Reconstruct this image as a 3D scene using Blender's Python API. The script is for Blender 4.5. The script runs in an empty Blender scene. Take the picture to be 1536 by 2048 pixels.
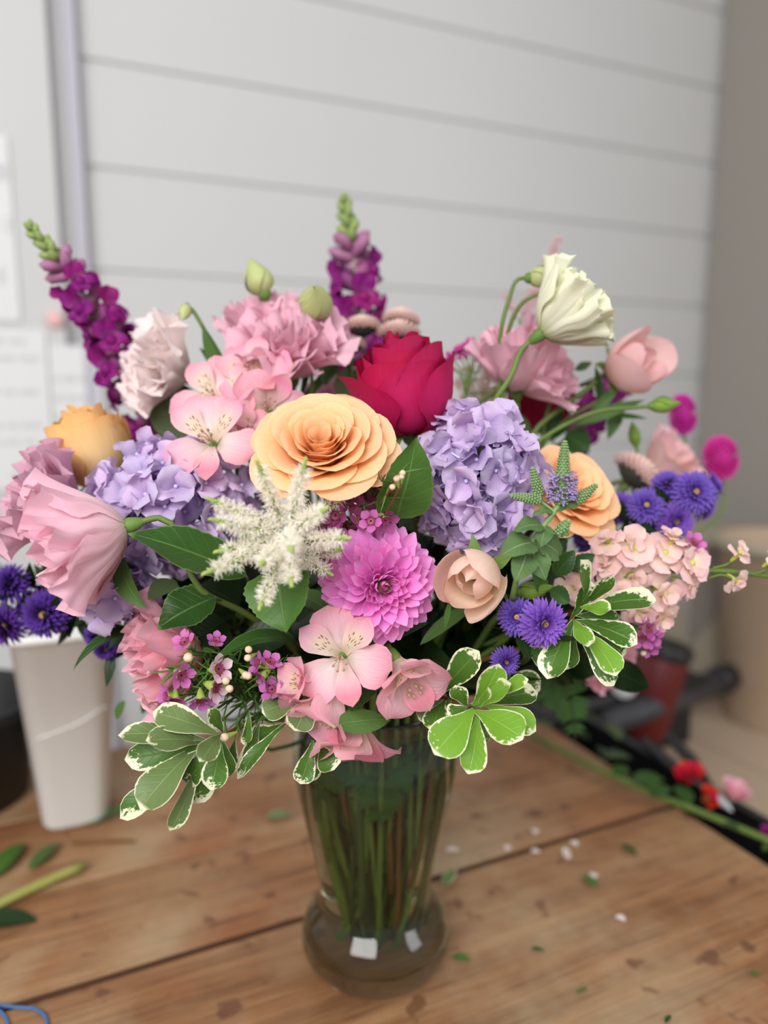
import bpy, math, random
import numpy as np
from mathutils import Matrix, Vector

random.seed(7)
rng = np.random.default_rng(7)
S = bpy.context.scene
COL = S.collection
PI = math.pi

# ------------------------------------------------------------------ camera
F = 1537.0
PITCH = math.radians(9.2)
CAM = Vector((0.007, -0.55, 0.445))
RIGHT = Vector((1, 0, 0))
FWD = Vector((0, math.cos(PITCH), -math.sin(PITCH)))
UP = Vector((0, math.sin(PITCH), math.cos(PITCH)))
cd = bpy.data.cameras.new('camera')
cam = bpy.data.objects.new('camera', cd)
COL.objects.link(cam)
cam.location = CAM
cam.rotation_euler = (math.radians(90) - PITCH, 0, 0)
cd.sensor_fit = 'HORIZONTAL'
cd.sensor_width = 36.0
cd.lens = 36.0 * F / 1536
cd.clip_start = 0.01
cd.dof.use_dof = True
cd.dof.focus_distance = 0.425
cd.dof.aperture_fstop = 3.7
S.camera = cam

# ------------------------------------------------------------------ light
w = bpy.data.worlds.new('overcast'); S.world = w
w.use_nodes = True
bg = w.node_tree.nodes['Background']
bg.inputs[0].default_value = (1.0, 0.985, 0.97, 1)
bg.inputs[1].default_value = 0.40


def area(name, loc, target, sx, sy, power, col=(1, 1, 1)):
    l = bpy.data.lights.new(name, 'AREA')
    l.shape = 'RECTANGLE'; l.size = sx; l.size_y = sy; l.energy = power; l.color = col
    o = bpy.data.objects.new(name, l); COL.objects.link(o)
    o.location = loc
    o.rotation_euler = (Vector(target) - Vector(loc)).to_track_quat('-Z', 'Y').to_euler()


area('front_window_light', (-0.6, -1.8, 1.45), (0.1, 0.3, 0.15), 1.5, 1.1, 46, (1, .99, .97))
area('right_window_light', (2.3, -1.0, 1.25), (0.1, 0.4, 0.3), 0.9, 1.1, 15, (.9, .95, 1))

S.view_settings.view_transform = 'Standard'
S.view_settings.look = 'None'
S.view_settings.gamma = 1
S.view_settings.use_curve_mapping = False
S.view_settings.exposure = 0.32


# ------------------------------------------------------------------ helpers
def at(px, py, Y):
    d = RIGHT * ((px - 768) / F) + UP * ((1024 - py) / F) + FWD
    return CAM + d * ((Y - CAM.y) / d.y)


def onz(px, py, z=0.0):
    d = RIGHT * ((px - 768) / F) + UP * ((1024 - py) / F) + FWD
    return CAM + d * ((z - CAM.z) / d.z)


def cv(r, u, t):
    return (RIGHT * r + UP * u - FWD * t).normalized()


def frame(pos, f, roll=0.0):
    z = Vector(f).normalized()
    x = RIGHT - z * RIGHT.dot(z)
    if x.length < .15:
        x = UP - z * UP.dot(z)
    x.normalize()
    y = z.cross(x)
    m = Matrix((x, y, z)).transposed().to_4x4()
    m = m @ Matrix.Rotation(roll, 4, 'Z')
    m.translation = pos
    return m


def lin(c):
    return tuple(((v / 255) / 12.92 if v / 255 <= .04045 else ((v / 255 + .055) / 1.055) ** 2.4) for v in c)


W_ = {}


def obj(name, mesh, parent=None, M=None, label=None):
    o = bpy.data.objects.new(name, mesh)
    COL.objects.link(o)
    M = M or Matrix()
    if parent is not None:
        o.parent = parent
        o.matrix_basis = W_[parent.name].inverted() @ M
    else:
        o.matrix_basis = M
    W_[o.name] = M.copy()
    if label:
        o['label'] = label
    return o


def thing(name, label, cat, loc, group=None):
    o = obj(name, None, None, Matrix.Translation(loc))
    o.empty_display_size = .01
    return tag(o, label, cat, group)


def tag(o, label, cat, group=None):
    o['label'] = label; o['category'] = cat
    if group: o['group'] = group
    return o


class MB:
    """collects geometry with UVs and material indices"""
    def __init__(self):
        self.v = []; self.uv = []; self.f = []; self.mi = []; self.n = 0

    def raw(self, v, f, uv=None, mi=0):
        v = np.asarray(v, float)
        self.v.append(v)
        self.uv.append(np.zeros((len(v), 2)) + .5 if uv is None else np.asarray(uv, float))
        for q in f:
            self.f.append(tuple(i + self.n for i in q)); self.mi.append(mi)
        self.n += len(v)
        return self

    def grid(self, P, UV, mi=0, close=False):
        nv, nu = P.shape[:2]
        f = []
        for j in range(nv - 1):
            for i in range(nu if close else nu - 1):
                k = (i + 1) % nu
                f.append((j * nu + i, j * nu + k, (j + 1) * nu + k, (j + 1) * nu + i))
        return self.raw(P.reshape(-1, 3), f, UV.reshape(-1, 2), mi)

    def tube(self, pts, rad, sides=7, mi=0, cap=True):
        pts = np.array([tuple(p) for p in pts], float)
        n = len(pts)
        rad = np.full(n, rad) if np.isscalar(rad) else np.asarray(rad, float)
        t = np.gradient(pts, axis=0)
        t /= np.linalg.norm(t, axis=1)[:, None] + 1e-12
        a = np.array([0.31, .77, .55]); 
        if abs(a @ t[0]) > .9: a = np.array([.9, -.3, .1])
        x = np.cross(a, t[0]); x /= np.linalg.norm(x)
        P = np.zeros((n, sides, 3)); UV = np.zeros((n, sides, 2))
        th = np.arange(sides) * 2 * PI / sides
        for i in range(n):
            x = x - t[i] * (x @ t[i]); x /= np.linalg.norm(x)
            y = np.cross(t[i], x)
            P[i] = pts[i] + rad[i] * (np.cos(th)[:, None] * x + np.sin(th)[:, None] * y)
            UV[i, :, 0] = th / (2 * PI); UV[i, :, 1] = i / (n - 1)
        b = self.n
        self.grid(P, UV, mi, True)
        if cap:
            self.f.append(tuple(b + i for i in reversed(range(sides)))); self.mi.append(mi)
            self.f.append(tuple(b + (n - 1) * sides + i for i in range(sides))); self.mi.append(mi)
        return self

    def lathe(self, prof, n=24, mi=0, M=None, sx=1, sy=1):
        prof = np.array(prof, float)
        th = np.arange(n) * 2 * PI / n
        P = np.zeros((len(prof), n, 3)); UV = np.zeros((len(prof), n, 2))
        P[:, :, 0] = prof[:, :1] * np.cos(th) * sx; P[:, :, 1] = prof[:, :1] * np.sin(th) * sy; P[:, :, 2] = prof[:, 1:2]
        UV[:, :, 0] = th / (2 * PI); UV[:, :, 1] = np.linspace(0, 1, len(prof))[:, None]
        if M is not None:
            P = xf(P, M)
        return self.grid(P, UV, mi, True)

    def ball(self, c, r, mi=0, n=8, m=5, sc=(1, 1, 1)):
        a = np.linspace(-PI / 2, PI / 2, m)
        pr = np.stack([np.cos(a) * r, np.sin(a) * r], 1)
        pr[0, 0] = pr[-1, 0] = r * .02
        return self.lathe(pr, n, mi, Matrix.Translation(c) @ Matrix.Diagonal((*sc, 1)))

    def octa(self, c, r, mi=0):
        c = np.asarray(c)
        v = c + r * np.array([[1, 0, 0], [-1, 0, 0], [0, 1, 0], [0, -1, 0], [0, 0, 1], [0, 0, -1]])
        return self.raw(v, [(0, 2, 4), (2, 1, 4), (1, 3, 4), (3, 0, 4), (2, 0, 5), (1, 2, 5), (3, 1, 5), (0, 3, 5)], None, mi)

    def box(self, c, s, M=None, mi=0):
        x, y, z = (k / 2 for k in s)
        v = np.array([(a * x, b * y, d * z) for a in (-1, 1) for b in (-1, 1) for d in (-1, 1)]) + np.array(c)
        if M is not None: v = xf(v, M)
        return self.raw(v, [(0, 1, 3, 2), (4, 6, 7, 5), (0, 4, 5, 1), (2, 3, 7, 6), (0, 2, 6, 4), (1, 5, 7, 3)], None, mi)

    def add(self, P_UV, M=None, mi=0):
        P, UV = P_UV
        return self.grid(xf(P, M) if M is not None else P, UV, mi)

    def build(self, name, mats, smooth=True):
        me = bpy.data.meshes.new(name)
        v = np.concatenate(self.v)
        me.from_pydata(v.tolist(), [], self.f)
        uv = np.concatenate(self.uv)
        l = me.uv_layers.new(name='UVMap')
        idx = np.empty(len(me.loops), np.int32); me.loops.foreach_get('vertex_index', idx)
        l.data.foreach_set('uv', uv[idx].astype(np.float32).ravel())
        for m in (mats if isinstance(mats, (list, tuple)) else [mats]):
            me.materials.append(m)
        me.polygons.foreach_set('material_index', np.array(self.mi, np.int32))
        if smooth:
            me.polygons.foreach_set('use_smooth', np.ones(len(me.polygons), bool))
        me.update()
        return me


def xf(P, M):
    A = np.array(M)
    return P @ A[:3, :3].T + A[:3, 3]


def bez(a, s):
    return (1 - s) ** 2 * a[0] + 2 * s * (1 - s) * a[1] + s * s * a[2]


SH = {
    'ovate': ([0, .06, .2, .38, .55, .72, .86, .95, 1], [.06, .38, .86, 1, .93, .7, .4, .16, .01]),
    'heart': ([0, .05, .15, .32, .5, .7, .85, .95, 1], [.12, .55, .92, 1, .93, .7, .4, .14, .01]),
    'lance': ([0, .1, .3, .5, .7, .88, 1], [.12, .5, .95, 1, .75, .32, .01]),
    'obov': ([0, .15, .35, .55, .72, .86, .95, 1], [.1, .22, .5, .84, 1, .88, .55, .04]),
    'round': ([0, .08, .25, .45, .65, .83, .94, 1], [.2, .46, .84, 1, .98, .76, .44, .08]),
    'spoon': ([0, .17, .34, .5, .67, .84, .95, 1], [.3, .42, .68, .92, 1, .88, .62, .16]),
    'tepal': ([0, .2, .4, .6, .78, .9, .96, 1], [.2, .36, .68, .97, 1, .72, .34, .03]),
    'narrow': ([0, .2, .45, .65, .82, .94, 1], [.22, .34, .72, 1, .85, .4, .02]),
    'ray': ([0, .3, .7, .9, 1], [.5, .8, 1, .8, .1]),
    'strap': ([0, .1, .3, .6, .85, 1], [.5, .85, 1, .9, .5, .02]),
}


def blade(L, W, shape='ovate', th=(0, 0, 0), cup=0.0, fold=0.0, ruf=0.0, rk=2.0, serr=0.0, nu=5, nv=9, ph=0.0, twist=0.0, side=0.0):
    """leaf / petal along +Y, concave side +Z; th = direction angles in degrees"""
    s = np.linspace(0, 1, nv)
    a = np.radians(bez(th, s))
    ds = L / (nv - 1)
    am = (a[1:] + a[:-1]) / 2
    y = np.concatenate([[0], np.cumsum(np.cos(am) * ds)])
    z = np.concatenate([[0], np.cumsum(np.sin(am) * ds)])
    wd = np.interp(s, *SH[shape]) * W / 2
    if serr:
        wd = wd * (1 + serr * (np.arange(nv) % 2 - .5))
    u = np.linspace(-1, 1, nu)
    c = cup if abs(cup) > 1e-3 else 1e-3
    P = np.zeros((nv, nu, 3)); UV = np.zeros((nv, nu, 2))
    for j in range(nv):
        x = wd[j] * np.sin(c * u) / c
        h = wd[j] * (1 - np.cos(c * u)) / c + fold * wd[j] * np.abs(u)
        h = h + ruf * np.abs(u) ** 1.5 * np.sin(2 * PI * rk * s[j] + ph + 1.9 * (u > 0)) * min(1, s[j] * 3)
        tw = twist * s[j]
        x, h = x * math.cos(tw) - h * math.sin(tw), x * math.sin(tw) + h * math.cos(tw)
        P[j, :, 0] = x + side * L * s[j] ** 2
        P[j, :, 1] = y[j] - h * math.sin(a[j])
        P[j, :, 2] = z[j] + h * math.cos(a[j])
        UV[j, :, 0] = (u + 1) / 2; UV[j, :, 1] = s[j]
    return P, UV


def cup_petal(phi, half, r0, L, th, ruf=0.0, k=3.0, ph=0.0, edge=.3, jag=0.0, nu=11, nv=9, point=0.0):
    """petal wrapped round the +Z axis of a flower head"""
    u = np.linspace(-1, 1, nu)
    lip = 1 - edge * np.abs(u) ** 2.6 + point * np.maximum(0, 1 - np.abs(u) * 4)
    if jag:
        lip = lip + .6 * jag * np.sin(u * 17 + ph * 3) * (1 - .5 * np.abs(u)) + jag * .7 * np.sin(u * 29 + ph)
    P = np.zeros((nv, nu, 3)); UV = np.zeros((nv, nu, 2))
    ss = np.linspace(0, 1, 33)
    a = np.radians(bez(th, ss))
    am = (a[1:] + a[:-1]) / 2
    R = np.concatenate([[0], np.cumsum(np.cos(am))]) * L / 32 + r0
    Z = np.concatenate([[0], np.cumsum(np.sin(am))]) * L / 32
    for j in range(nv):
        s = np.clip(j / (nv - 1) * lip, 0, 1.0)
        r = np.interp(s, ss, R); z = np.interp(s, ss, Z); an = np.interp(s, ss, a)
        d = ruf * s ** 2.2 * (np.sin(k * u * PI + ph) + .5 * np.sin(2.3 * k * u * PI + 2 * ph))
        r = r + d * np.sin(an); z = z - d * np.cos(an)
        ang = phi + u * half * (1.0 + .12 * math.sin(j))
        r = np.maximum(r, .0006)
        P[j, :, 0] = r * np.cos(ang); P[j, :, 1] = r * np.sin(ang); P[j, :, 2] = z
        UV[j, :, 0] = (u + 1) / 2; UV[j, :, 1] = s
    return P, UV


# ------------------------------------------------------------------ materials
class NT:
    def __init__(self, name):
        self.m = bpy.data.materials.new(name); self.m.use_nodes = True
        self.t = self.m.node_tree; self.n = self.t.nodes
        self.b = self.n['Principled BSDF']; self.out = self.n['Material Output']

    def new(self, t, **k):
        x = self.n.new(t)
        for a, v in k.items(): setattr(x, a, v)
        return x

    def set(self, sock, v):
        if isinstance(v, bpy.types.NodeSocket): self.t.links.new(v, sock)
        else: sock.default_value = v

    def math(self, op, a, b=0.0, c=0.0, clamp=False):
        x = self.new('ShaderNodeMath', operation=op, use_clamp=clamp)
        self.set(x.inputs[0], a); self.set(x.inputs[1], b); self.set(x.inputs[2], c)
        return x.outputs[0]

    def ramp(self, fac, stops, interp='LINEAR'):
        x = self.new('ShaderNodeValToRGB'); x.color_ramp.interpolation = interp
        e = x.color_ramp.elements
        while len(e) < len(stops): e.new(.5)
        for k, (p, c) in zip(e, stops):
            k.position = p; k.color = (*c[:3], 1)
        self.set(x.inputs[0], fac)
        return x.outputs[0]

    def mix(self, fac, a, b, blend='MIX'):
        x = self.new('ShaderNodeMix', data_type='RGBA', blend_type=blend)
        self.set(x.inputs[0], fac)
        for s, v in ((x.inputs[6], a), (x.inputs[7], b)):
            self.set(s, v if isinstance(v, bpy.types.NodeSocket) else (*v[:3], 1))
        return x.outputs[2]

    def uv(self):
        x = self.new('ShaderNodeUVMap'); s = self.new('ShaderNodeSeparateXYZ')
        self.t.links.new(x.outputs[0], s.inputs[0])
        return s.outputs[0], s.outputs[1]

    def vec(self, x, y, z=0.0):
        c = self.new('ShaderNodeCombineXYZ')
        for s, v in zip(c.inputs, (x, y, z)): self.set(s, v)
        return c.outputs[0]

    def noise(self, vec, scale, detail=3, rough=.5):
        x = self.new('ShaderNodeTexNoise')
        if vec is not None: self.t.links.new(vec, x.inputs['Vector'])
        x.inputs['Scale'].default_value = scale; x.inputs['Detail'].default_value = detail
        x.inputs['Roughness'].default_value = rough
        return x.outputs['Fac']

    def rand(self):
        return self.new('ShaderNodeObjectInfo').outputs['Random']

    def objco(self):
        return self.new('ShaderNodeTexCoord').outputs['Object']

    def bump(self, h, dist, strength=.5):
        x = self.new('ShaderNodeBump'); x.inputs['Strength'].default_value = strength
        x.inputs['Distance'].default_value = dist
        self.t.links.new(h, x.inputs['Height']); self.t.links.new(x.outputs[0], self.b.inputs['Normal'])

    def hsv(self, col, h=.5, s=1.0, v=1.0):
        x = self.new('ShaderNodeHueSaturation')
        self.set(x.inputs['Hue'], h); self.set(x.inputs['Saturation'], s); self.set(x.inputs['Value'], v)
        self.set(x.inputs['Color'], col)
        return x.outputs[0]

    def finish(self, col, rough=.5, trans=0.0, spec=.5):
        self.set(self.b.inputs['Base Color'], col if isinstance(col, bpy.types.NodeSocket) else (*col[:3], 1))
        self.set(self.b.inputs['Roughness'], rough)
        self.b.inputs['Specular IOR Level'].default_value = spec
        if trans:
            tr = self.new('ShaderNodeBsdfTranslucent'); mx = self.new('ShaderNodeMixShader')
            mx.inputs[0].default_value = trans
            self.set(tr.inputs[0], col if isinstance(col, bpy.types.NodeSocket) else (*col[:3], 1))
            self.t.links.new(self.b.outputs[0], mx.inputs[1]); self.t.links.new(tr.outputs[0], mx.inputs[2])
            self.t.links.new(mx.outputs[0], self.out.inputs[0])
        return self.m


def plain(name, c, rough=.5, trans=0.0, spec=.5, var=0.0):
    n = NT(name)
    col = (*lin(c), 1)
    if var:
        f = n.noise(n.objco(), 60, 3)
        x = n.new('ShaderNodeRGB'); x.outputs[0].default_value = col
        col = n.hsv(x.outputs[0], v=n.math('MULTIPLY_ADD', f, 2 * var, 1 - var))
    return n.finish(col, rough, trans, spec)


def petal_mat(name, stops, edgecol=None, edgeamt=.5, trans=.3, rough=.6, hv=.03, vv=.12, vein=.12, spots=None):
    n = NT(name)
    u, v = n.uv()
    col = n.ramp(v, [(p, lin(c)) for p, c in stops])
    e = n.math('ABSOLUTE', n.math('MULTIPLY_ADD', u, 2, -1))
    vn = n.noise(n.vec(n.math('MULTIPLY', u, 26), n.math('MULTIPLY', v, 2.2), n.math('MULTIPLY', n.rand(), 30)), 1.0, 3)
    if edgecol:
        f = n.math('POWER', n.math('MAXIMUM', e, n.math('POWER', v, 3)), 3)
        col = n.mix(n.math('MULTIPLY', f, edgeamt, clamp=True), col, lin(edgecol))
    if spots:
        ycol, scol = spots
        mask = n.math('MULTIPLY', n.math('SUBTRACT', 1, n.math('MULTIPLY', e, 1.35), clamp=True),
                      n.ramp(v, [(.2, (0, 0, 0)), (.36, (1, 1, 1)), (.55, (1, 1, 1)), (.76, (0, 0, 0))]))
        col = n.mix(n.math('MULTIPLY', mask, .9), col, lin(ycol))
        vo = n.new('ShaderNodeTexVoronoi')
        n.t.links.new(n.vec(n.math('MULTIPLY', u, 13), n.math('MULTIPLY', v, 7)), vo.inputs['Vector'])
        vo.inputs['Scale'].default_value = 1
        d = n.math('LESS_THAN', vo.outputs['Distance'], .3)
        sp = n.math('MULTIPLY', d, n.math('GREATER_THAN', mask, .28))
        col = n.mix(n.math('MULTIPLY', sp, .85), col, lin(scol))
    val = n.math('MULTIPLY_ADD', n.rand(), vv, 1 - vv / 2)
    val = n.math('MULTIPLY', val, n.math('MULTIPLY_ADD', vn, 2 * vein, 1 - vein))
    col = n.hsv(col, h=n.math('MULTIPLY_ADD', n.rand(), hv, .5 - hv / 2), v=val)
    n.bump(vn, .0006, .5)
    return n.finish(col, rough, trans, .25)


def leaf_mat(name, c, rib, rough=.4, trans=.15, vv=.25, margin=None, mg=.8, spec=.3, rim=None):
    n = NT(name)
    u, v = n.uv()
    e = n.math('ABSOLUTE', n.math('MULTIPLY_ADD', u, 2, -1))
    big = n.noise(n.objco(), 40, 2)
    col = n.mix(n.math('MULTIPLY', big, .6), lin(c), lin([k * .72 for k in c]))
    # side veins: bands slanting away from the midrib
    wv = n.math('SINE', n.math('MULTIPLY', n.math('SUBTRACT', v, n.math('MULTIPLY', e, .22)), 52))
    veins = n.math('POWER', n.math('MAXIMUM', wv, 0), 12)
    ribf = n.math('SUBTRACT', 1, n.math('MULTIPLY', e, 14), clamp=True)
    col = n.mix(n.math('MAXIMUM', n.math('MULTIPLY', ribf, .65), n.math('MULTIPLY', veins, .09)), col, lin(rib))
    if margin:
        jag = n.noise(n.vec(n.math('MULTIPLY', u, 5), n.math('MULTIPLY', v, 13), n.math('MULTIPLY', n.rand(), 40)), 1.0, 3, .6)
        lop = n.math('MULTIPLY', n.math('SUBTRACT', u, .5), n.math('SUBTRACT', n.rand(), .5))
        d = n.math('ADD', n.math('MAXIMUM', e, n.math('MULTIPLY_ADD', v, 1.05, -.05)), n.math('MULTIPLY', n.math('SUBTRACT', jag, .5), .75))
        d = n.math('ADD', d, lop)
        mk = n.ramp(d, [(0, (0, 0, 0)), (1, (1, 1, 1))])
        x = n.new('ShaderNodeMapRange'); n.t.links.new(d, x.inputs[0])
        x.inputs[1].default_value = mg; x.inputs[2].default_value = mg + .05
        x2 = n.new('ShaderNodeMapRange'); n.t.links.new(n.math('MAXIMUM', e, v), x2.inputs[0])
        x2.inputs[1].default_value = .93; x2.inputs[2].default_value = .97
        col = n.mix(n.math('MAXIMUM', x.outputs[0], x2.outputs[0]), col, lin(margin))
    if rim:
        x2 = n.new('ShaderNodeMapRange'); n.t.links.new(n.math('MAXIMUM', e, v), x2.inputs[0])
        x2.inputs[1].default_value = .93; x2.inputs[2].default_value = .99
        col = n.mix(n.math('MULTIPLY', x2.outputs[0], .6), col, lin(rim))
    val = n.math('MULTIPLY_ADD', n.rand(), vv, 1 - vv / 2)
    col = n.hsv(col, v=val)
    n.bump(n.math('ADD', n.math('MULTIPLY', veins, -.35), n.math('MULTIPLY', ribf, -2)), .0005, .5)
    return n.finish(col, rough, trans, spec)


MT = {}
MT['stem'] = plain('stem_green', (96, 118, 54), .5, 0, .4, .2)
MT['stem_dark'] = plain('stem_dark_green', (60, 80, 36), .5, 0, .4, .2)
MT['stem_brown'] = plain('stem_brown', (122, 82, 48), .6, 0, .3, .25)
MT['sepal'] = leaf_mat('sepal', (112, 145, 70), (150, 175, 105), .5, .15)
MT['peach'] = petal_mat('peach_petal', [(0, (255, 196, 116)), (.5, (255, 204, 146)), (1, (255, 211, 164))], (255, 220, 184), .5, .38, vein=.05, vv=.07, hv=.01)
MT['apricot'] = petal_mat('apricot_petal', [(0, (252, 232, 172)), (.6, (252, 222, 162)), (1, (248, 206, 140))], (232, 172, 104), .5, .3, vein=.06, vv=.1, hv=.015)
MT['magenta'] = petal_mat('magenta_petal', [(0, (190, 30, 92)), (.7, (200, 30, 94)), (1, (190, 22, 80))], (150, 10, 56), .5, .2, .55, vein=.1, vv=.16, hv=.01)
MT['crimson'] = petal_mat('crimson_petal', [(0, (150, 10, 50)), (1, (178, 22, 66))], (130, 6, 40), .4, .2, .55)
MT['lis_pink'] = petal_mat('soft_pink_petal', [(0, (222, 222, 190)), (.18, (246, 214, 220)), (.7, (248, 206, 220)), (1, (246, 200, 216))], (236, 176, 200), .3, .36, vein=.09, vv=.1, hv=.015)
MT['lis_mauve'] = petal_mat('mauve_pink_petal', [(0, (220, 215, 190)), (.2, (226, 178, 196)), (1, (230, 180, 202))], (226, 190, 204), .4, .34, vein=.1, vv=.12, hv=.015)
MT['lis_pale'] = petal_mat('pale_pink_petal', [(0, (244, 238, 218)), (.4, (252, 242, 236)), (1, (254, 242, 240))], (246, 222, 228), .4, .38, vein=.06, vv=.07, hv=.01)
MT['lis_white'] = petal_mat('cream_petal', [(0, (214, 222, 160)), (.3, (240, 238, 216)), (1, (246, 246, 224))], (240, 244, 200), .3, .34, vein=.06, vv=.06, hv=.01)
MT['lis_coral'] = petal_mat('coral_pink_petal', [(0, (230, 180, 165)), (.4, (242, 172, 184)), (1, (246, 190, 206))], (246, 206, 218), .3, .34, vein=.15, vv=.12, hv=.02)
MT['ran'] = petal_mat('peach_pink_petal', [(0, (244, 224, 176)), (.5, (252, 228, 208)), (1, (250, 220, 208))], (240, 190, 188), .4, .36, vein=.05, vv=.07, hv=.012)
MT['ran_pink'] = petal_mat('rosy_peach_petal', [(0, (236, 212, 176)), (.5, (248, 214, 206)), (1, (246, 202, 206))], (236, 184, 194), .4, .36, vein=.06, vv=.08, hv=.012)
MT['dahlia'] = petal_mat('dahlia_petal', [(0, (204, 76, 158)), (.45, (242, 128, 214)), (1, (250, 168, 232))], (252, 190, 238), .45, .3, vein=.09, vv=.12, hv=.02)
MT['dahlia_eye'] = petal_mat('dahlia_eye_petal', [(0, (150, 150, 70)), (.5, (196, 120, 120)), (1, (206, 90, 160))], None, 0, .2)
MT['hyd'] = petal_mat('hydrangea_petal', [(0, (190, 162, 214)), (.45, (216, 194, 231)), (1, (224, 207, 238))], (206, 182, 224), .4, .34, vein=.1, vv=.14, hv=.05)
MT['hyd_eye'] = plain('hydrangea_eye', (206, 198, 232), .5)
MT['aster'] = petal_mat('aster_ray', [(0, (84, 44, 140)), (.5, (116, 72, 182)), (1, (150, 112, 212))], None, 0, .25, vein=.1, vv=.2, hv=.03)
MT['aster_dark'] = petal_mat('aster_dark_ray', [(0, (52, 24, 96)), (.5, (78, 42, 136)), (1, (104, 66, 168))], None, 0, .25, vein=.1, vv=.2, hv=.03)
MT['aster_disc'] = plain('aster_disc', (196, 156, 96), .8, 0, .2, .4)
MT['ast_white'] = plain('astilbe_white', (255, 252, 242), .8, .45, .2)
MT['ast_green'] = plain('astilbe_tip_green', (186, 206, 120), .7, .2, .3)
MT['ast_pink'] = plain('astilbe_pink', (226, 180, 184), .8, .3, .2, .2)
MT['ast_tan'] = plain('astilbe_tan', (206, 160, 140), .8, .3, .2, .2)
MT['stock'] = petal_mat('stock_petal', [(0, (226, 222, 150)), (.22, (248, 224, 204)), (.7, (250, 214, 210)), (1, (248, 208, 212))], (246, 222, 222), .4, .36, vein=.1, vv=.1, hv=.02)
MT['stock_eye'] = plain('stock_eye', (190, 196, 90), .7)
MT['als'] = petal_mat('alstroemeria_outer', [(0, (226, 214, 180)), (.3, (250, 230, 228)), (.7, (248, 194, 208)), (.93, (244, 178, 196)), (1, (206, 208, 160))], (240, 146, 176), .4, .36, vein=.16, vv=.12, hv=.02)
MT['als_in'] = petal_mat('alstroemeria_streaked', [(0, (236, 226, 190)), (.4, (248, 228, 214)), (.75, (247, 196, 206)), (1, (240, 166, 186))], None, 0, .36, vein=.14, vv=.1, hv=.02, spots=((250, 236, 196), (120, 44, 50)))
MT['als_low'] = petal_mat('alstroemeria_lower', [(0, (246, 232, 214)), (.4, (250, 214, 214)), (.8, (246, 150, 176)), (1, (230, 170, 170))], None, 0, .36, vein=.15, vv=.1, hv=.02)
MT['anther'] = plain('anther', (176, 150, 120), .8)
MT['snap'] = petal_mat('snapdragon_petal', [(0, (180, 100, 160)), (.4, (146, 30, 124)), (1, (136, 20, 112))], None, 0, .25, .5, vein=.1, vv=.3, hv=.05)
MT['snap_tube'] = petal_mat('snapdragon_tube', [(0, (196, 160, 170)), (.6, (160, 84, 140)), (1, (130, 36, 112))], None, 0, .25, .5, vv=.3)
MT['snap_bud'] = plain('snapdragon_bud', (140, 160, 92), .5, .1, .4, .15)
MT['snap_budp'] = plain('snapdragon_bud_purple', (166, 110, 146), .5, .1, .4, .25)
MT['mum'] = petal_mat('button_mum_petal', [(0, (220, 170, 168)), (1, (246, 220, 212))], None, 0, .25, vv=.15)
MT['mum_dark'] = plain('button_mum_calyx', (52, 52, 42), .8)
MT['wax'] = petal_mat('waxflower_petal', [(0, (196, 96, 170)), (1, (222, 132, 204))], None, 0, .3, .45, vv=.3, hv=.03)
MT['wax_dusk'] = petal_mat('waxflower_dusky_petal', [(0, (150, 60, 116)), (1, (190, 100, 158))], None, 0, .3, .45, vv=.3, hv=.03)
MT['wax_pale'] = petal_mat('waxflower_pale_petal', [(0, (226, 170, 200)), (1, (246, 226, 236))], None, 0, .3, .45, vv=.15)
MT['wax_eye'] = plain('waxflower_eye', (136, 44, 84), .5, 0, .5)
MT['wax_bud'] = plain('waxflower_bud', (238, 206, 180), .5, .15, .4)
MT['wax_cup'] = plain('waxflower_cup', (160, 180, 84), .5, .1, .4)
MT['limo'] = plain('statice_magenta', (198, 60, 150), .6, .25, .3, .25)
MT['globe'] = petal_mat('globe_bract', [(0, (190, 30, 130)), (1, (226, 70, 180))], None, 0, .25, vv=.2)
MT['bud_lime'] = leaf_mat('lime_bud', (204, 212, 146), (222, 226, 176), .45, .2, .1)
MT['bud_green'] = leaf_mat('green_bud', (128, 162, 62), (176, 196, 110), .42, .15, .1)
MT['camellia'] = leaf_mat('dark_glossy_leaf', (46, 82, 26), (92, 128, 62), .36, .12, .3, rim=(120, 150, 84))
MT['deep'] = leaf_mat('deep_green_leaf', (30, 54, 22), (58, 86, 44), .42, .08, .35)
MT['salal'] = leaf_mat('mid_green_leaf', (76, 118, 46), (124, 156, 88), .42, .15, .12, rim=(110, 120, 70))
MT['lily'] = leaf_mat('soft_green_leaf', (88, 124, 62), (124, 156, 92), .5, .2, .25)
MT['olive'] = leaf_mat('olive_leaf', (84, 100, 60), (110, 126, 80), .55, .15, .2)
MT['pitt_grey'] = leaf_mat('variegated_grey_leaf', (108, 132, 76), (156, 174, 116), .42, .12, .22, (228, 226, 190), .98)
MT['pitt_green'] = leaf_mat('variegated_leaf', (74, 114, 38), (126, 158, 76), .36, .12, .2, (232, 230, 196), .86)
MT['pitt_lime'] = leaf_mat('variegated_lime_leaf', (126, 176, 56), (168, 204, 100), .36, .2, .16, (236, 236, 200), .95)
MT['mint'] = leaf_mat('mint_leaf', (92, 122, 70), (170, 190, 150), .6, .15, .2)
MT['mint_spike'] = plain('mint_spike', (142, 172, 118), .7, .15, .3, .25)
MT['mint_lilac'] = plain('mint_lilac', (188, 168, 214), .7, .25, .3, .15)
MT['fern'] = leaf_mat('fern_leaflet', (72, 112, 52), (90, 128, 70), .5, .15, .2)
MT['needle'] = plain('needle_leaf', (84, 122, 48), .5, .1, .4, .3)
MT['white_plastic'] = plain('white_plastic', (232, 232, 230), .4, 0, .5)
MT['black_plastic'] = plain('black_plastic', (24, 24, 26), .45, 0, .5)
MT['grey_plastic'] = plain('grey_plastic', (58, 58, 62), .5)
MT['red_plastic'] = plain('red_plastic', (96, 16, 18), .45)
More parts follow.
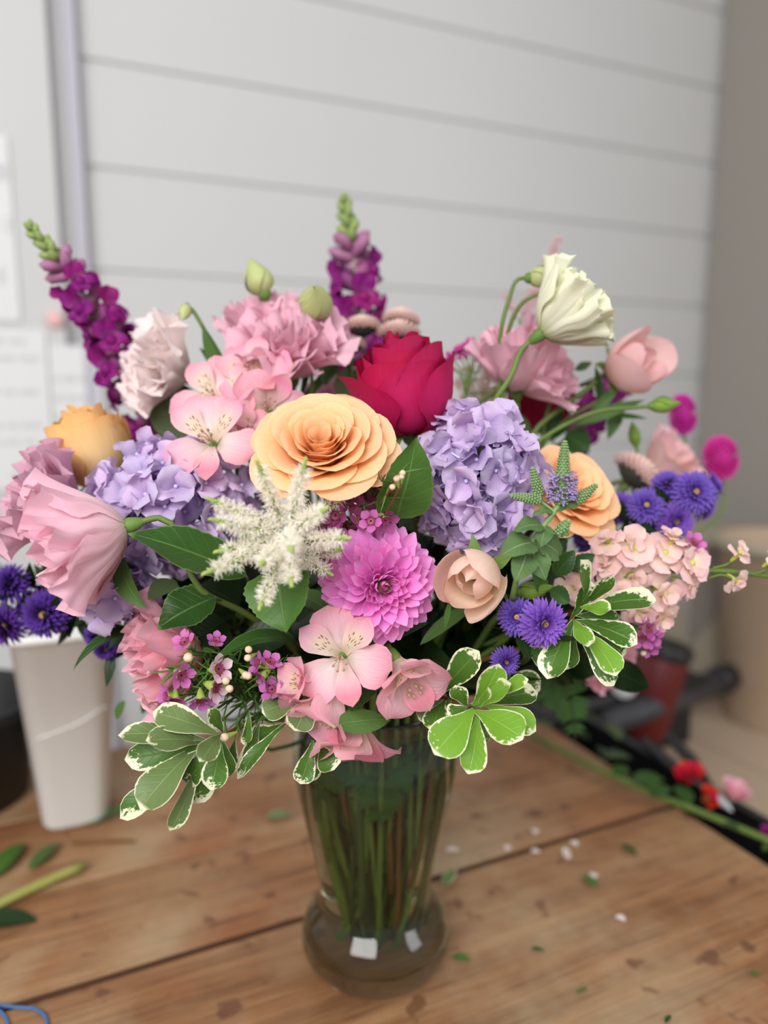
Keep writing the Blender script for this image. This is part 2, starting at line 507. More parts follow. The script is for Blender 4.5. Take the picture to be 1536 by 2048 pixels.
MT['paper'] = plain('white_paper', (226, 226, 228), .8)
MT['ink'] = plain('grey_print', (203, 203, 207), .8)
MT['pinkdot'] = plain('pink_magnet', (236, 190, 190), .6)
MT['blue_cord'] = plain('blue_cord', (64, 104, 156), .5)
MT['tan_wood'] = plain('tan_board', (182, 160, 138), .7, 0, .3, .1)
MT['khaki'] = plain('khaki_card', (160, 152, 134), .7, 0, .3, .06)
MT['greige'] = plain('greige_wall_shade_and_box', (156, 150, 144), .7, 0, .3)  # right wall's shade put into its colour; also the storage box's own grey
MT['silver'] = plain('grey_metal', (190, 194, 200), .35)

# wall paint, table wood, glass, water
n = NT('white_shiplap_paint')
f = n.noise(n.objco(), 3.0, 3)
n.finish(n.mix(f, lin((208, 208, 208)), lin((202, 202, 203))), .55, 0, .3)
MT['shiplap'] = n.m
MT['trim_grey'] = plain('grey_trim_paint', (188, 186, 198), .6)


def wood_mat(name, a, b, c):
    n = NT(name)
    co = n.objco()
    mp = n.new('ShaderNodeMapping'); mp.inputs['Scale'].default_value = (1.6, 24, 24)
    n.t.links.new(co, mp.inputs[0])
    off = n.new('ShaderNodeVectorMath', operation='ADD')
    n.t.links.new(mp.outputs[0], off.inputs[0])
    n.t.links.new(n.vec(n.math('MULTIPLY', n.rand(), 9), n.math('MULTIPLY', n.rand(), 50), 0.0), off.inputs[1])
    v = off.outputs[0]
    g1 = n.noise(v, 2.2, 6, .62); g2 = n.noise(v, 9, 5, .6)
    blot = n.noise(co, 7.0, 4, .6)
    col = n.ramp(g1, [(.3, lin(a)), (.52, lin(b)), (.74, lin(c))])
    col = n.mix(n.ramp(g2, [(.45, (0, 0, 0)), (.75, (.6, .6, .6))]), col, lin([k * .72 for k in a]))
    col = n.mix(n.ramp(blot, [(.42, (0, 0, 0)), (.72, (.55, .55, .55))]), col, lin((178, 148, 112)))
    pale = n.noise(co, 3.2, 5, .7)
    col = n.mix(n.ramp(pale, [(.5, (0, 0, 0)), (.68, (.6, .6, .6))]), col, lin((176, 156, 126)))
    red = n.noise(co, 5.3, 3, .6)
    col = n.mix(n.ramp(red, [(.56, (0, 0, 0)), (.72, (.45, .45, .45))]), col, lin((150, 88, 52)))
    mp2 = n.new('ShaderNodeMapping'); mp2.inputs['Scale'].default_value = (4, 62, 62)
    n.t.links.new(co, mp2.inputs[0])
    crack = n.noise(mp2.outputs[0], 1.0, 4, .7)
    col = n.mix(n.ramp(crack, [(.6, (0, 0, 0)), (.7, (.6, .6, .6))]), col, lin((84, 52, 34)))
    spot = n.noise(co, 34.0, 2, .5)
    col = n.mix(n.ramp(spot, [(.63, (0, 0, 0)), (.70, (.7, .7, .7))]), col, lin((92, 56, 38)))
    col = n.hsv(col, v=n.math('MULTIPLY_ADD', n.rand(), .16, .92))
    n.bump(n.math('ADD', g2, g1), .0015, .6)
    return n.finish(col, .55, 0, .35)


MT['wood'] = wood_mat('worn_wood', (112, 74, 46), (144, 100, 65), (166, 126, 88))
MT['dark_edge'] = plain('dark_plank_edge', (74, 48, 32), .8, 0, .2, .2)  # darker brown for the planks' long sides and the main seam's bevels
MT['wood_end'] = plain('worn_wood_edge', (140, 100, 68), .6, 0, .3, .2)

n = NT('vase_glass')
n.b.inputs['Base Color'].default_value = (.87, .91, .88, 1)
n.b.inputs['Roughness'].default_value = .01
n.b.inputs['IOR'].default_value = 1.48
n.b.inputs['Transmission Weight'].default_value = 1
MT['glass'] = n.m


def dielectric(name, ior, col):
    n = NT(name)
    g = n.new('ShaderNodeBsdfGlass'); g.inputs['IOR'].default_value = ior; g.inputs['Roughness'].default_value = 0
    g.inputs['Color'].default_value = (*col, 1)
    n.t.links.new(g.outputs[0], n.out.inputs[0])
    return n.m


MT['water'] = dielectric('vase_water_top', 1.33, (.98, .99, .97))
MT['wet_glass'] = dielectric('vase_water_against_glass', 1.33 / 1.48, (.86, .88, .80))

# ------------------------------------------------------------------ setting
A = math.radians(25)
AX = Vector((math.cos(A), math.sin(A), 0))        # along wall and table planks
BX = Vector((-math.sin(A), math.cos(A), 0))       # away from the viewer
ROT = Matrix.Rotation(A, 4, 'Z')


def struct(name, mesh, M=None, parent=None):
    o = obj(name, mesh, parent, M)
    if parent is None: o['kind'] = 'structure'
    return o


W0 = Vector((-0.535, 0.87, 0))                    # where shiplap meets the trim
RW = ROT.copy(); RW.translation = W0
back = struct('wall_back', MB().box((.9, .05, .65), (4.4, .05, 3.1)).build('wall_back', MT['shiplap'], False), RW)
ph = .178
pl = MB()
L = 1.6
hh = ph - .005
zc = 0
b = .004
for sgn in (0,):
    x0, x1 = .02, L
    y0, y1 = .026, .0175
    v = [(x0, y0, 0), (x1, y0, 0), (x1, y0, hh), (x0, y0, hh), (x0, y1, b), (x1, y1, b), (x1, y1, hh - b), (x0, y1, hh - b)]
    pl.raw(v, [(4, 5, 6, 7), (0, 1, 5, 4), (7, 6, 2, 3), (0, 4, 7, 3), (1, 2, 6, 5)])
pm_ = pl.build('shiplap_plank', MT['shiplap'], False)
# groove heights measured at the trim
for k in range(-8, 11):
    M = RW.copy(); M.translation = W0 + Vector((0, 0, .655 + k * ph))
    o = obj('plank', pm_, back, M)
struct('trim_1', MB().box((0.006, .002, .65), (.018, .028, 3.1)).build('trim', MT['trim_grey'], False), RW)
struct('wall_left', MB().box((-.78, .012, .65), (1.5, .03, 3.1)).build('wall_left', MT['shiplap'], False), RW)
# side wall on the right
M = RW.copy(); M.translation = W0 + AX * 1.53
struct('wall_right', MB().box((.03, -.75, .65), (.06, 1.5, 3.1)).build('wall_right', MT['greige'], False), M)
struct('floor', MB().box((.4, 0, -.93), (6, 6, .04)).build('floor', plain('floor_concrete', (168, 158, 146), .7, 0, .3, .1), False), ROT)

# table: planks running along AX, square-cut at the right end
tb = thing('work_table', 'worn brown wooden work table under the glass vase', 'table', (-.3, .2, -.9))
Tend = Vector((.254, .36, 0))                     # a point on the right end
seam_b = Vector((-.08, .03, 0)).dot(BX)
bs = [seam_b - .33, seam_b, seam_b + .135, seam_b + .27, seam_b + .40]
ea = Tend.dot(AX)
for i in range(len(bs) - 1):
    g = .0004
    wd = bs[i + 1] - bs[i]
    g0, g1 = (.0016 if i == 1 else .0003), (.0016 if i == 0 else .0003)
    ln = 1.5
    segs = [(ea - ln, ea)]
    for (a0, a1) in segs:
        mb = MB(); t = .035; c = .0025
        x0, x1, y0, y1 = -(a1 - a0) / 2, (a1 - a0) / 2, -wd / 2 + g0, wd / 2 - g1
        v = [(x0, y0, -t), (x1, y0, -t), (x1, y1, -t), (x0, y1, -t), (x0, y0, -c), (x1, y0, -c), (x1, y1, -c), (x0, y1, -c),
             (x0 + c, y0 + c, 0), (x1 - c, y0 + c, 0), (x1 - c, y1 - c, 0), (x0 + c, y1 - c, 0)]
        mb.raw(v, [(0, 3, 2, 1), (8, 9, 10, 11), (0, 1, 5, 4), (1, 2, 6, 5), (2, 3, 7, 6), (3, 0, 4, 7), (4, 5, 9, 8), (5, 6, 10, 9), (6, 7, 11, 10), (7, 4, 8, 11)])
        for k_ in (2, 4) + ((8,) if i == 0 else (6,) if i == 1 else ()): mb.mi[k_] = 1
        M = ROT.copy(); M.translation = AX * ((a0 + a1) / 2) + BX * ((bs[i] + bs[i + 1]) / 2) + Vector((0, 0, (.0009, -.0003, -.0006, -.0008)[min(i, 3)]))
        obj('plank', mb.build('table_plank', [MT['wood'], MT['dark_edge']], False), tb, M)
for (aa, bb) in ((ea - .06, bs[0] + .06), (ea - .06, bs[-1] - .06), (ea - 1.4, bs[0] + .06), (ea - 1.4, bs[-1] - .06)):
    M = ROT.copy(); M.translation = AX * aa + BX * bb
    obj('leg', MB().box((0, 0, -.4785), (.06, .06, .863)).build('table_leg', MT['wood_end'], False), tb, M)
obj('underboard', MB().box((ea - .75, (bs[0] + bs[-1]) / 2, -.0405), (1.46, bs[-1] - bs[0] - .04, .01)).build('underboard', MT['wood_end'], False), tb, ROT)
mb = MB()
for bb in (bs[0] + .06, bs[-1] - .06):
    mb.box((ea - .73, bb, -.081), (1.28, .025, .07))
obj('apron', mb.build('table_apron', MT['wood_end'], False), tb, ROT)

# ------------------------------------------------------------------ vase
outer = [(.0006, 0), (.03, 0), (.048, .0005), (.0545, .006), (.0578, .014), (.0582, .021), (.0565, .031), (.0515, .040), (.0452, .047), (.0428, .054), (.0432, .063),
         (.0465, .083), (.0515, .106), (.0575, .134), (.0615, .155), (.0628, .168), (.0618, .181), (.0585, .192), (.0562, .201), (.0568, .208), (.0592, .215), (.0590, .2175)]
inner = [(.0572, .2172), (.0540, .208), (.0534, .201), (.0556, .192), (.0590, .181), (.0600, .168), (.0587, .155), (.0547, .134), (.0487, .106), (.0437, .083),
         (.0404, .063), (.0400, .055), (.0420, .048), (.0465, .041), (.0505, .032), (.0515, .024), (.049, .017), (.040, .0135), (.02, .012), (.0006, .012)]


def smooth_prof(p, n=3):
    p = np.array(p)
    for _ in range(n):
        q = [p[0]]
        for a, b2 in zip(p[:-1], p[1:]):
            q += [a * .75 + b2 * .25, a * .25 + b2 * .75]
        q.append(p[-1]); p = np.array(q)
    return p


vase = tag(obj('vase', MB().lathe(smooth_prof(outer + inner[:3], 1), 72).build('vase', MT['glass'])),
           'clear glass flared vase with a bulging round foot, holding the bouquet', 'vase')
# where glass and water touch there is one shared interface (the water's side), so light bends as through a filled vase
wi = smooth_prof(inner[2:][::-1], 1)
mb = MB().lathe(wi, 72, 0)
zt = wi[-1][1]
mb.lathe([(wi[-1][0], zt), (.03, zt), (.0006, zt)], 72, 1)
water = tag(obj('water', mb.build('water', [MT['wet_glass'], MT['water']])), 'clear water filling the glass vase around the stems', 'water')

# ------------------------------------------------------------------ stems
SLOTS = []
NS = 150
for i in range(NS):
    r = .050 * math.sqrt((i + .5) / NS); a = i * 2.39996
    SLOTS.append(Vector((r * math.cos(a), r * math.sin(a), 0)))
USED = set()


def slot(dirv):
    d = Vector((dirv.x, dirv.y, 0))
    d = d.normalized() * min(.05, d.length * .38)
    best = min((k for k in range(NS) if k not in USED), key=lambda k: (SLOTS[k] - d).length)
    USED.add(best)
    return SLOTS[best]


def catmull(P, n=6):
    """smooth curve through the points (tangents weighted by the distances, so it never overshoots)"""
    P = np.array([tuple(p) for p in P], float)
    k = len(P)
    d = np.linalg.norm(P[1:] - P[:-1], axis=1) + 1e-9
    T = np.zeros_like(P)
    for i in range(1, k - 1):
        v0 = (P[i] - P[i - 1]) / d[i - 1]; v1 = (P[i + 1] - P[i]) / d[i]
        T[i] = (v0 * d[i] + v1 * d[i - 1]) / (d[i] + d[i - 1])
    T[0] = (P[1] - P[0]) / d[0] * 1.5 - T[1] * .5 if k > 2 else (P[1] - P[0]) / d[0]
    T[-1] = (P[-1] - P[-2]) / d[-1] * 1.5 - T[-2] * .5 if k > 2 else (P[1] - P[0]) / d[0]
    out = []
    for i in range(k - 1):
        for q in range(n):
            t = q / n
            out.append((2 * t ** 3 - 3 * t * t + 1) * P[i] + (t ** 3 - 2 * t * t + t) * d[i] * T[i] + (-2 * t ** 3 + 3 * t * t) * P[i + 1] + (t ** 3 - t * t) * d[i] * T[i + 1])
    out.append(P[-1])
    return out


def stem_path(base, f, way=(), r0=.0016, r1=.0022, lead=.022):
    """from a head down through the vase neck into the water; returns points, radii, foot"""
    base = Vector(base)
    s = slot(base)
    neck = Vector((s.x, s.y, .198))
    zf = random.choice([.0165, .0165, .05, .075, .095, .115, .13])
    q_ = random.choice([-.5, .35, .5, -.35, .1]); ft = Vector((s.x * q_ + random.uniform(-.011, .011), s.y * q_ + random.uniform(-.011, .011), 0))
    k = (zf - .016) / (.198 - .016)
    foot = ft.lerp(Vector((s.x, s.y, 0)), k); foot.z = zf
    P = [base]
    if f is not None: P.append(base - Vector(f) * lead)
    P += [Vector(q) for q in way]
    up = neck + (neck - foot).normalized() * .03
    if (P[-1] - neck).length > .07: P.append(up)
    P += [neck, foot]
    pts = catmull(P, 5)
    rad = np.linspace(r0, r1, len(pts))
    return pts, rad, foot


def flower(name, label, cat, base, f, way=(), r0=.0016, r1=.0022, mat='stem', group=None, lead=.022):
    pts, rad, foot = stem_path(base, f, way, r0, r1, lead)
    t = thing(name, label, cat, foot, group)
    M = Matrix.Translation(foot)
    mb = MB().tube([Vector(p) - foot for p in pts], rad, 7)
    obj('stem', mb.build('stem', MT[mat]), t, M)
    return t


def px_leaf(parent, p0, p1, w_px, mat, shape='ovate', face=(0, .3, 1), th=(6, 0, -10), cup=0.0, fold=.12, ruf=0.0, serr=0.0, nv=11, name='leaf', roll=0.0, nu=5, side=0.0, twist=0.0):
    a = at(*p0); b2 = at(*p1)
    y = (b2 - a); Lg = y.length; y.normalize()
    z = cv(*face); z = (z - y * z.dot(y)).normalized()
    x = y.cross(z)
    M = Matrix((x, y, z)).transposed().to_4x4() @ Matrix.Rotation(roll, 4, 'Y')
    M.translation = a
    D = ((a + b2) / 2 - CAM).dot(FWD)
    # lengthen for the bend so that the tip still reaches
    P, UV = blade(1.0, 1.0, 'ovate', th, nv=20)
    chord = math.hypot(P[-1, 2, 1], P[-1, 2, 2])
    tilt = math.atan2(P[-1, 2, 2], P[-1, 2, 1])
    M = M @ Matrix.Rotation(-tilt, 4, 'X')
    mb = MB().add(blade(Lg / chord, w_px * D / F, shape, th, cup, fold, ruf, 2, serr, nu, nv, random.random() * 6, twist, side))
    return obj(name, mb.build('leaf', MT[mat]), parent, M)


def sepals(t, M, L, W, n=5, el=(60, 20, -30), r=.004, mat='sepal'):
    me = MB().add(blade(L, W, 'lance', el, .4, nv=7, nu=3)).build('sepal', MT[mat])
    for k in range(n):
        Mk = M @ Matrix.Rotation(k * 2 * PI / n + .3, 4, 'Z') @ Matrix.Translation((0, r, 0))
        obj('sepal', me, t, Mk)


def calyx(t, M, r, h, mat='sepal'):
    obj('calyx', MB().lathe([(r * .3, -h), (r * .75, -h * .6), (r, 0), (r * .9, h * .5), (r * .2, h * .6)], 10).build('calyx', MT[mat]), t, M)


lerp = lambda a, b, t: a + (b - a) * t


def rose(label, c, f, size, mat, kind='open', roll=0.0, N=30, way=(), group=None, hc=.45):
    f = cv(*f)
    base = at(*c) - f * size * hc
    M = frame(base, f, roll)
    t = flower('rose', label, 'rose', base - f * .006, f, way, .0026, .0028, 'stem_dark', group)
    for i in range(N):
        q = i / (N - 1)
        phi = i * 2.39996 + random.uniform(-.15, .15)
        jt = random.uniform(-5, 5)
        if kind == 'open':
            th = (lerp(80, 10, q ** .8) + jt, lerp(108, 76, q), lerp(64, -36, q ** 1.3) + jt)
            Lp = size * lerp(.60, .92, q); half = lerp(1.7, .72, q ** .7); r0 = size * lerp(.02, .05, q)
            ed = .28; pt = .05 if q > .75 else 0; rf = .0006
        else:
            lipa = lerp(94, 86, q) if q < .9 else (50 if kind == 'bud' and i == N - 2 else 74)
            th = (lerp(80, -26, q ** .7) + jt * .6, lerp(98, 114, q), lipa + jt * .7)
            Lp = size * lerp(.98, 1.02, q) * random.uniform(.93, 1.03); half = lerp(1.6, .95, q ** .7); r0 = size * lerp(.015, .06, q)
            ed = .2; pt = .0; rf = .0011
        P = cup_petal(phi, half, r0, Lp, th, rf, 1.6, random.random() * 6, ed, 0, 13, 11, pt)
        obj('petal', MB().add(P).build('rose_petal', MT[mat]), t, M)
    calyx(t, M @ Matrix.Translation((0, 0, -.002)), .006, .008)
    sepals(t, M, .024, .006, 5, (10, -30, -60), .004)
    return t


def lis(label, c, f, Lp, mat, N=13, openness=.5, ruf=.003, jag=.03, way=(), roll=0.0, group=None, name='lisianthus', cat='lisianthus', hc=.55, lead=.022, stem='stem'):
    f = cv(*f)
    base = at(*c) - f * Lp * hc
    M = frame(base, f, roll)
    t = flower(name, label, cat, base - f * .006, f, way, .0018, .0022, stem, group, lead)
    for i in range(N):
        q = i / max(1, N - 1)
        phi = i * 2.39996 + random.uniform(-.2, .2)
        jt = random.uniform(-8, 8)
        th = (lerp(70, 10, q ** .7) + jt * .4, lerp(96, 98 - 26 * openness, q), lerp(86 - 40 * openness, 84 - 112 * openness, q) + jt * 1.5)
        P = cup_petal(phi, lerp(1.25, .85, q), Lp * lerp(.03, .05, q), Lp * lerp(.86, 1.0, q) * random.uniform(.92, 1.05), th,
                      ruf * random.uniform(.8, 1.5), random.uniform(1.8, 3.2), random.random() * 6, .24, jag, 23, 12)
        obj('petal', MB().add(P).build('petal', MT[mat]), t, M)
    calyx(t, M @ Matrix.Translation((0, 0, -.002)), .0046, .008)
    sepals(t, M, .022, .0035, 5, (40, 62, 70), .0042)
    return t


def ranunculus(label, c, f, Lp, mat, N=10, way=(), roll=0.0, hc=.5, op=.35):
    f = cv(*f)
    base = at(*c) - f * Lp * hc
    M = frame(base, f, roll)
    t = flower('ranunculus', label, 'ranunculus', base - f * .005, f, way, .0018, .0022)
    for i in range(N):
        q = i / (N - 1)
        phi = i * 2.39996 + random.uniform(-.2, .2)
        jt = random.uniform(-7, 7)
        th = (lerp(34, 0, q) + jt * .5, lerp(106, 98 - 20 * op, q), lerp(150, 100 - 50 * op, q) + jt)
        P = cup_petal(phi, lerp(1.3, .9, q), Lp * .06, Lp * lerp(.72, 1.02, q), th, .0006, 1.2, random.random() * 6, .34, 0, 15, 11)
        obj('petal', MB().add(P).build('petal', MT[mat]), t, M)
    obj('flower_eye', MB().ball((0, 0, Lp * .2), .004, 0, 8, 5, (1, 1, 1.4)).build('eye', MT['stem_brown']), t, M)
    calyx(t, M @ Matrix.Translation((0, 0, -.001)), .0045, .006)
    sepals(t, M, .018, .008, 5, (20, 10, -20), .004)
    return t


def bud(label, p0, p1, w_px, mat, way=(), lead=.02, name='lisianthus_bud', open_top=False, f0=None):
    a = at(*p0); b2 = at(*p1)
    f = (b2 - a).normalized(); Lg = (b2 - a).length
    D = (a - CAM).dot(FWD); R = w_px * D / F / 2
    M = frame(a, f, random.random() * 6)
    t = flower(name, label, 'flower bud', a, f if f0 is None else cv(*f0), way, .0013, .0019, 'stem', None, lead)
    for k in range(4):           # overlapping furled petals
        nu, nv = 9, 12
        s = np.linspace(0, 1, nv); u = np.linspace(-1, 1, nu)
        prof = np.interp(s, [0, .1, .3, .5, .7, .85, 1], [.35, .75, 1, .95, .66, .36, .06]) * R
        P = np.zeros((nv, nu, 3)); UV = np.zeros((nv, nu, 2))
        for j in range(nv):
            ang = k * PI / 2 + u * 1.15 + s[j] * 2.0
            rr = prof[j] * (1 + .10 * u)
            P[j, :, 0] = rr * np.cos(ang); P[j, :, 1] = rr * np.sin(ang); P[j, :, 2] = s[j] * Lg * (1 - .06 * u * u)
            UV[j, :, 0] = (u + 1) / 2; UV[j, :, 1] = s[j]
        obj('petal', MB().grid(P, UV).build('bud_petal', MT[mat]), t, M)
    sepals(t, M, Lg * .5, .003, 4, (70, 84, 92), R * .42)
    calyx(t, M, R * .55, R * .5)
    return t


# ------------------------------------------------------------------ bouquet: roses
rose('open peach rose facing the viewer at the middle of the bouquet, above the white astilbe', (645, 892, -.12), (-.02, .60, .80), .051, 'peach', 'open', .4, 40, hc=.35)
rose('tall magenta rose above and right of the open peach rose', (806, 772, -.065), (-.14, .93, .33), .064, 'magenta', 'bud', 1.1, 24)
rose('apricot rose bud at the left edge, seen from its side above the pink lisianthus', (183, 892, -.02), (-.22, .93, .28), .056, 'apricot', 'shut', .6, 18)
rose('peach rose half hidden behind the mint spikes at the right', (1145, 985, -.055), (.42, .52, .74), .047, 'peach', 'open', 2.0, 28, hc=.35)
rose('crimson rose partly hidden behind the pink lisianthus at the back right', (1075, 805, .07), (.1, .85, .5), .05, 'crimson', 'bud', 0, 18)

# ------------------------------------------------------------------ lisianthus
lis('soft pink lisianthus bent to the lower left, in front of the lilac hydrangea', (142, 1080, -.135), (-.92, -.25, .26), .060, 'lis_pink', 16, .5, .0062, .016, [at(400, 1178, -.12), at(490, 1226, -.10)], hc=.5, lead=.012)
lis('mauve pink ruffled lisianthus at the left edge, below the apricot rose bud', (68, 985, -.06), (-.72, .42, .5), .054, 'lis_mauve', 16, .65, .0052, .02)
lis('very pale pink double lisianthus below the left purple snapdragon', (303, 722, .0), (-.72, .3, .62), .052, 'lis_pale', 24, .62, .0052, .035)
lis('ruffled pink lisianthus facing up at the top centre, left of the magenta rose', (590, 672, -.01), (.1, .8, .6), .056, 'lis_pink', 18, .85, .0055, .025)
lis('pink lisianthus behind the top centre one, under the conical lime bud', (518, 628, .03), (-.3, .92, .25), .046, 'lis_pink', 12, .6, .004, .05)
lis('pink cup shaped lisianthus at the upper right, behind the stem of the cream one', (1030, 700, .0), (-.12, .88, .46), .053, 'lis_pink', 11, .35, .0022, .02)
lis('pink lisianthus at the upper right, opening to the right below the cream one', (1092, 728, .01), (.72, .38, .42), .05, 'lis_pink', 11, .5, .0028, .04)
lis('cream white lisianthus leaning to the upper right of the bouquet', (1148, 620, -.04), (.78, .55, .2), .05, 'lis_white', 18, .28, .005, .035, [at(1020, 755, -.04), at(980, 815, -.04)], hc=.5, lead=.006)
lis('coral pink crumpled lisianthus at the lower left, beside the waxflower', (310, 1322, -.11), (-.88, -.18, .42), .052, 'lis_coral', 16, .55, .0055, .02, [at(470, 1290, -.07)])
lis('pale pink lisianthus out of focus at the back right, left of the magenta globe flower', (1350, 910, .1), (.62, .5, .35), .052, 'ran_pink', 9, .55, .002, .02, [at(1250, 960, .08)])
lis('rose pink lisianthus hanging at the lower right, behind the variegated leaves', (1228, 1318, .03), (.6, -.35, .45), .042, 'lis_coral', 10, .6, .003, .03)
lis('pink lisianthus head deep behind the open peach rose and beside the magenta rose', (690, 800, .03), (.0, .6, .6), .04, 'lis_mauve', 10, .6, .003, .03)
ranunculus('peach ranunculus right of the pink dahlia', (941, 1158, -.142), (-.42, -.16, .88), .045, 'ran', 8, hc=.42, roll=1.2, op=.15)
ranunculus('rosy peach ranunculus at the far upper right, turned to the right', (1280, 722, .02), (.60, .2, .74), .050, 'ran_pink', 9, [at(1190, 765, .02), at(1080, 850, .02)], op=.4)

bud('conical lime lisianthus bud at the top centre left', (528, 588, .02), (500, 516, .02), 56, 'bud_lime')
bud('round lime lisianthus bud above the ruffled pink lisianthus, facing the viewer', (632, 625, .0), (628, 574, -.03), 64, 'bud_lime', f0=(.1, .9, 0))
bud('lime bud on a curved stem at the top right, left of the cream lisianthus', (1058, 556, -.01), (1124, 550, -.01), 42, 'bud_lime', [at(1018, 600, -.01), at(1004, 650, -.01), at(1000, 760, .0)], .007)
bud('small green bud touching the cream lisianthus', (1094, 586, -.01), (1132, 580, -.01), 24, 'bud_green', [at(1046, 604, -.008), at(1024, 640, -.005), at(1010, 760, .0)], .007)
bud('small nodding lime bud above the pale double lisianthus', (374, 612, -.0), (364, 640, -.01), 26, 'bud_lime', [at(398, 640, .0), at(440, 740, .0)], .004, f0=(-.7, .5, 0))
bud('green bud pointing right at the far right, under the rosy peach ranunculus', (1302, 812, .0), (1362, 806, .0), 32, 'bud_green', [at(1200, 822, .0), at(1080, 880, .0)], .01)
bud('small green bud standing upright at the right, above the pink button mum', (1272, 890, .05), (1264, 842, .05), 24, 'bud_green')
bud('lime green bud lying between the mint and the front purple asters', (1040, 1186, -.13), (1106, 1172, -.135), 36, 'bud_green', [at(1046, 1222, -.095), at(1000, 1290, -.06)], .006, f0=(.1, 1, .35))

# ------------------------------------------------------------------ dahlia
f = cv(.22, -.04, .97)
base = at(765, 1172, -.135)
M = frame(base, f)
t = flower('dahlia', 'bright pink dahlia with many petals at the lower middle of the bouquet', 'dahlia', base - f * .012, f, (), .0026, .003, 'stem')
var = {}
for key, Lp, Wp, sh, th, cp in (('a', .010, .0045, 'ray', (0, 22, 50), 1.2), ('b', .0150, .0072, 'spoon', (0, 10, 40), 1.15), ('c', .0205, .0098, 'spoon', (2, 6, 26), .95), ('d', .0250, .0112, 'spoon', (0, 2, 8), .8)):
    var[key] = [MB().add(blade(Lp * s, Wp, sh, th, cp, nv=7, nu=5)).build('dahlia_petal', MT['dahlia_eye' if key == 'a' and s < 1 else 'dahlia']) for s in (.92, 1.0, 1.08)]
N = 178
for i in range(N):
    q = (i + .5) / N
    al = math.radians(7 + 112 * q ** .62)
    phi = i * 2.39996
    d = Vector((math.sin(al) * math.cos(phi), math.sin(al) * math.sin(phi), math.cos(al)))
    zz = Vector((-math.cos(al) * math.cos(phi), -math.cos(al) * math.sin(phi), math.sin(al)))
    x = d.cross(zz)
    R = Matrix((x, d, zz)).transposed().to_4x4()
    R.translation = d * lerp(.004, .0105, q) + Vector((0, 0, -.003))
    key = 'a' if q < .09 else 'b' if q < .3 else 'c' if q < .62 else 'd'
    me = var[key][0 if (key == 'a' and q < .05) else (0, 1, 2)[i % 3]]
    R = R @ Matrix.Rotation(random.uniform(-.12, .12), 4, 'X') @ Matrix.Rotation(random.uniform(-.2, .2), 4, 'Y')
    obj('petal', me, t, M @ R)
obj('calyx', MB().ball((0, 0, -.006), .010, 0, 12, 7).build('calyx', MT['sepal']), t, M)
obj('flower_eye', MB().ball((0, 0, .003), .0042, 0, 10, 6).build('eye', MT['bud_green']), t, M)

# ------------------------------------------------------------------ hydrangeas
hp = [MB().add(blade(L_, W_p, 'round', th, cp, 0, .0018, 1.5, nu=7, nv=8, ph=p)).build('hydrangea_petal', MT['hyd'])
      for L_, W_p, th, cp, p in ((.0142, .0165, (30, 6, -24), -.5, 0), (.0150, .0172, (20, 20, 14), .5, 2), (.0132, .0152, (44, 0, -50), -.3, 4), (.0146, .0180, (24, 24, -30), .3, 1))]
hb = MB()
hb.tube([(0, 0, -.016), (0, 0, -.006), (0, 0, .0)], [.0006, .0006, .0008], 5)
hb.ball((0, 0, .0008), .0014, 0, 8, 5)
hbead = hb.build('floret_eye', MT['hyd_eye'])


def hydrangea(label, lobes, tc):
    c0 = at(*tc)
    f0 = cv(0, .7, .4)
    t = flower('hydrangea', label, 'hydrangea', c0, f0, (), .004, .0042, 'stem')
    for (px, py, Y, rx, ry, rz, N) in lobes:
        c = at(px, py, Y)
        D = (c - CAM).dot(FWD)
        rx, ry = rx * D / F - .010, ry * D / F - .010
        core = MB()
        for i in range(N):
            z = 1 - 2 * (i + .5) / N
            ph = i * 2.39996
            q = math.sqrt(1 - z * z)
            d = RIGHT * (q * math.cos(ph)) + UP * (q * math.sin(ph)) - FWD * z
            if z < -.45: continue
            nrm = (RIGHT * (d.dot(RIGHT) / rx) + UP * (d.dot(UP) / ry) - FWD * (z / rz)).normalized()
            pos = c + RIGHT * d.dot(RIGHT) * rx + UP * d.dot(UP) * ry - FWD * z * rz
            pos = pos.lerp(c, .36 if i % 3 == 2 else 0) + Vector((random.uniform(-1, 1), random.uniform(-1, 1), random.uniform(-1, 1))) * .0035
            jit = Vector((random.gauss(0, .42), random.gauss(0, .42), random.gauss(0, .42)))
            Mf = frame(pos, (nrm + jit).normalized(), random.random() * 6)
            fl = obj('floret', hbead, t, Mf)
            for k in range(4):
                Mp = Mf @ Matrix.Rotation(k * PI / 2 + random.uniform(-.15, .15), 4, 'Z') @ Matrix.Translation((0, .0008, 0)) @ Matrix.Rotation(random.uniform(-.2, .75), 4, 'X') @ Matrix.Rotation(random.uniform(-.4, .4), 4, 'Y')
                obj('petal', random.choice(hp), fl, Mp)
            core.tube([c, c.lerp(pos, .5), pos], .0009, 4)
        obj('flower_stalks', core.build('stalks', MT['sepal']), t, Matrix())['kind'] = 'stuff'
    return t


hydrangea('lilac hydrangea at the left, behind the big dark leaf and the white astilbe', [(355, 1010, -.06, 175, 145, .042, 124), (248, 1178, -.085, 84, 86, .022, 26)], (350, 1040, -.03))
hydrangea('lilac hydrangea at the right, below the magenta rose', [(955, 958, -.085, 130, 160, .036, 126)], (955, 1000, -.06))

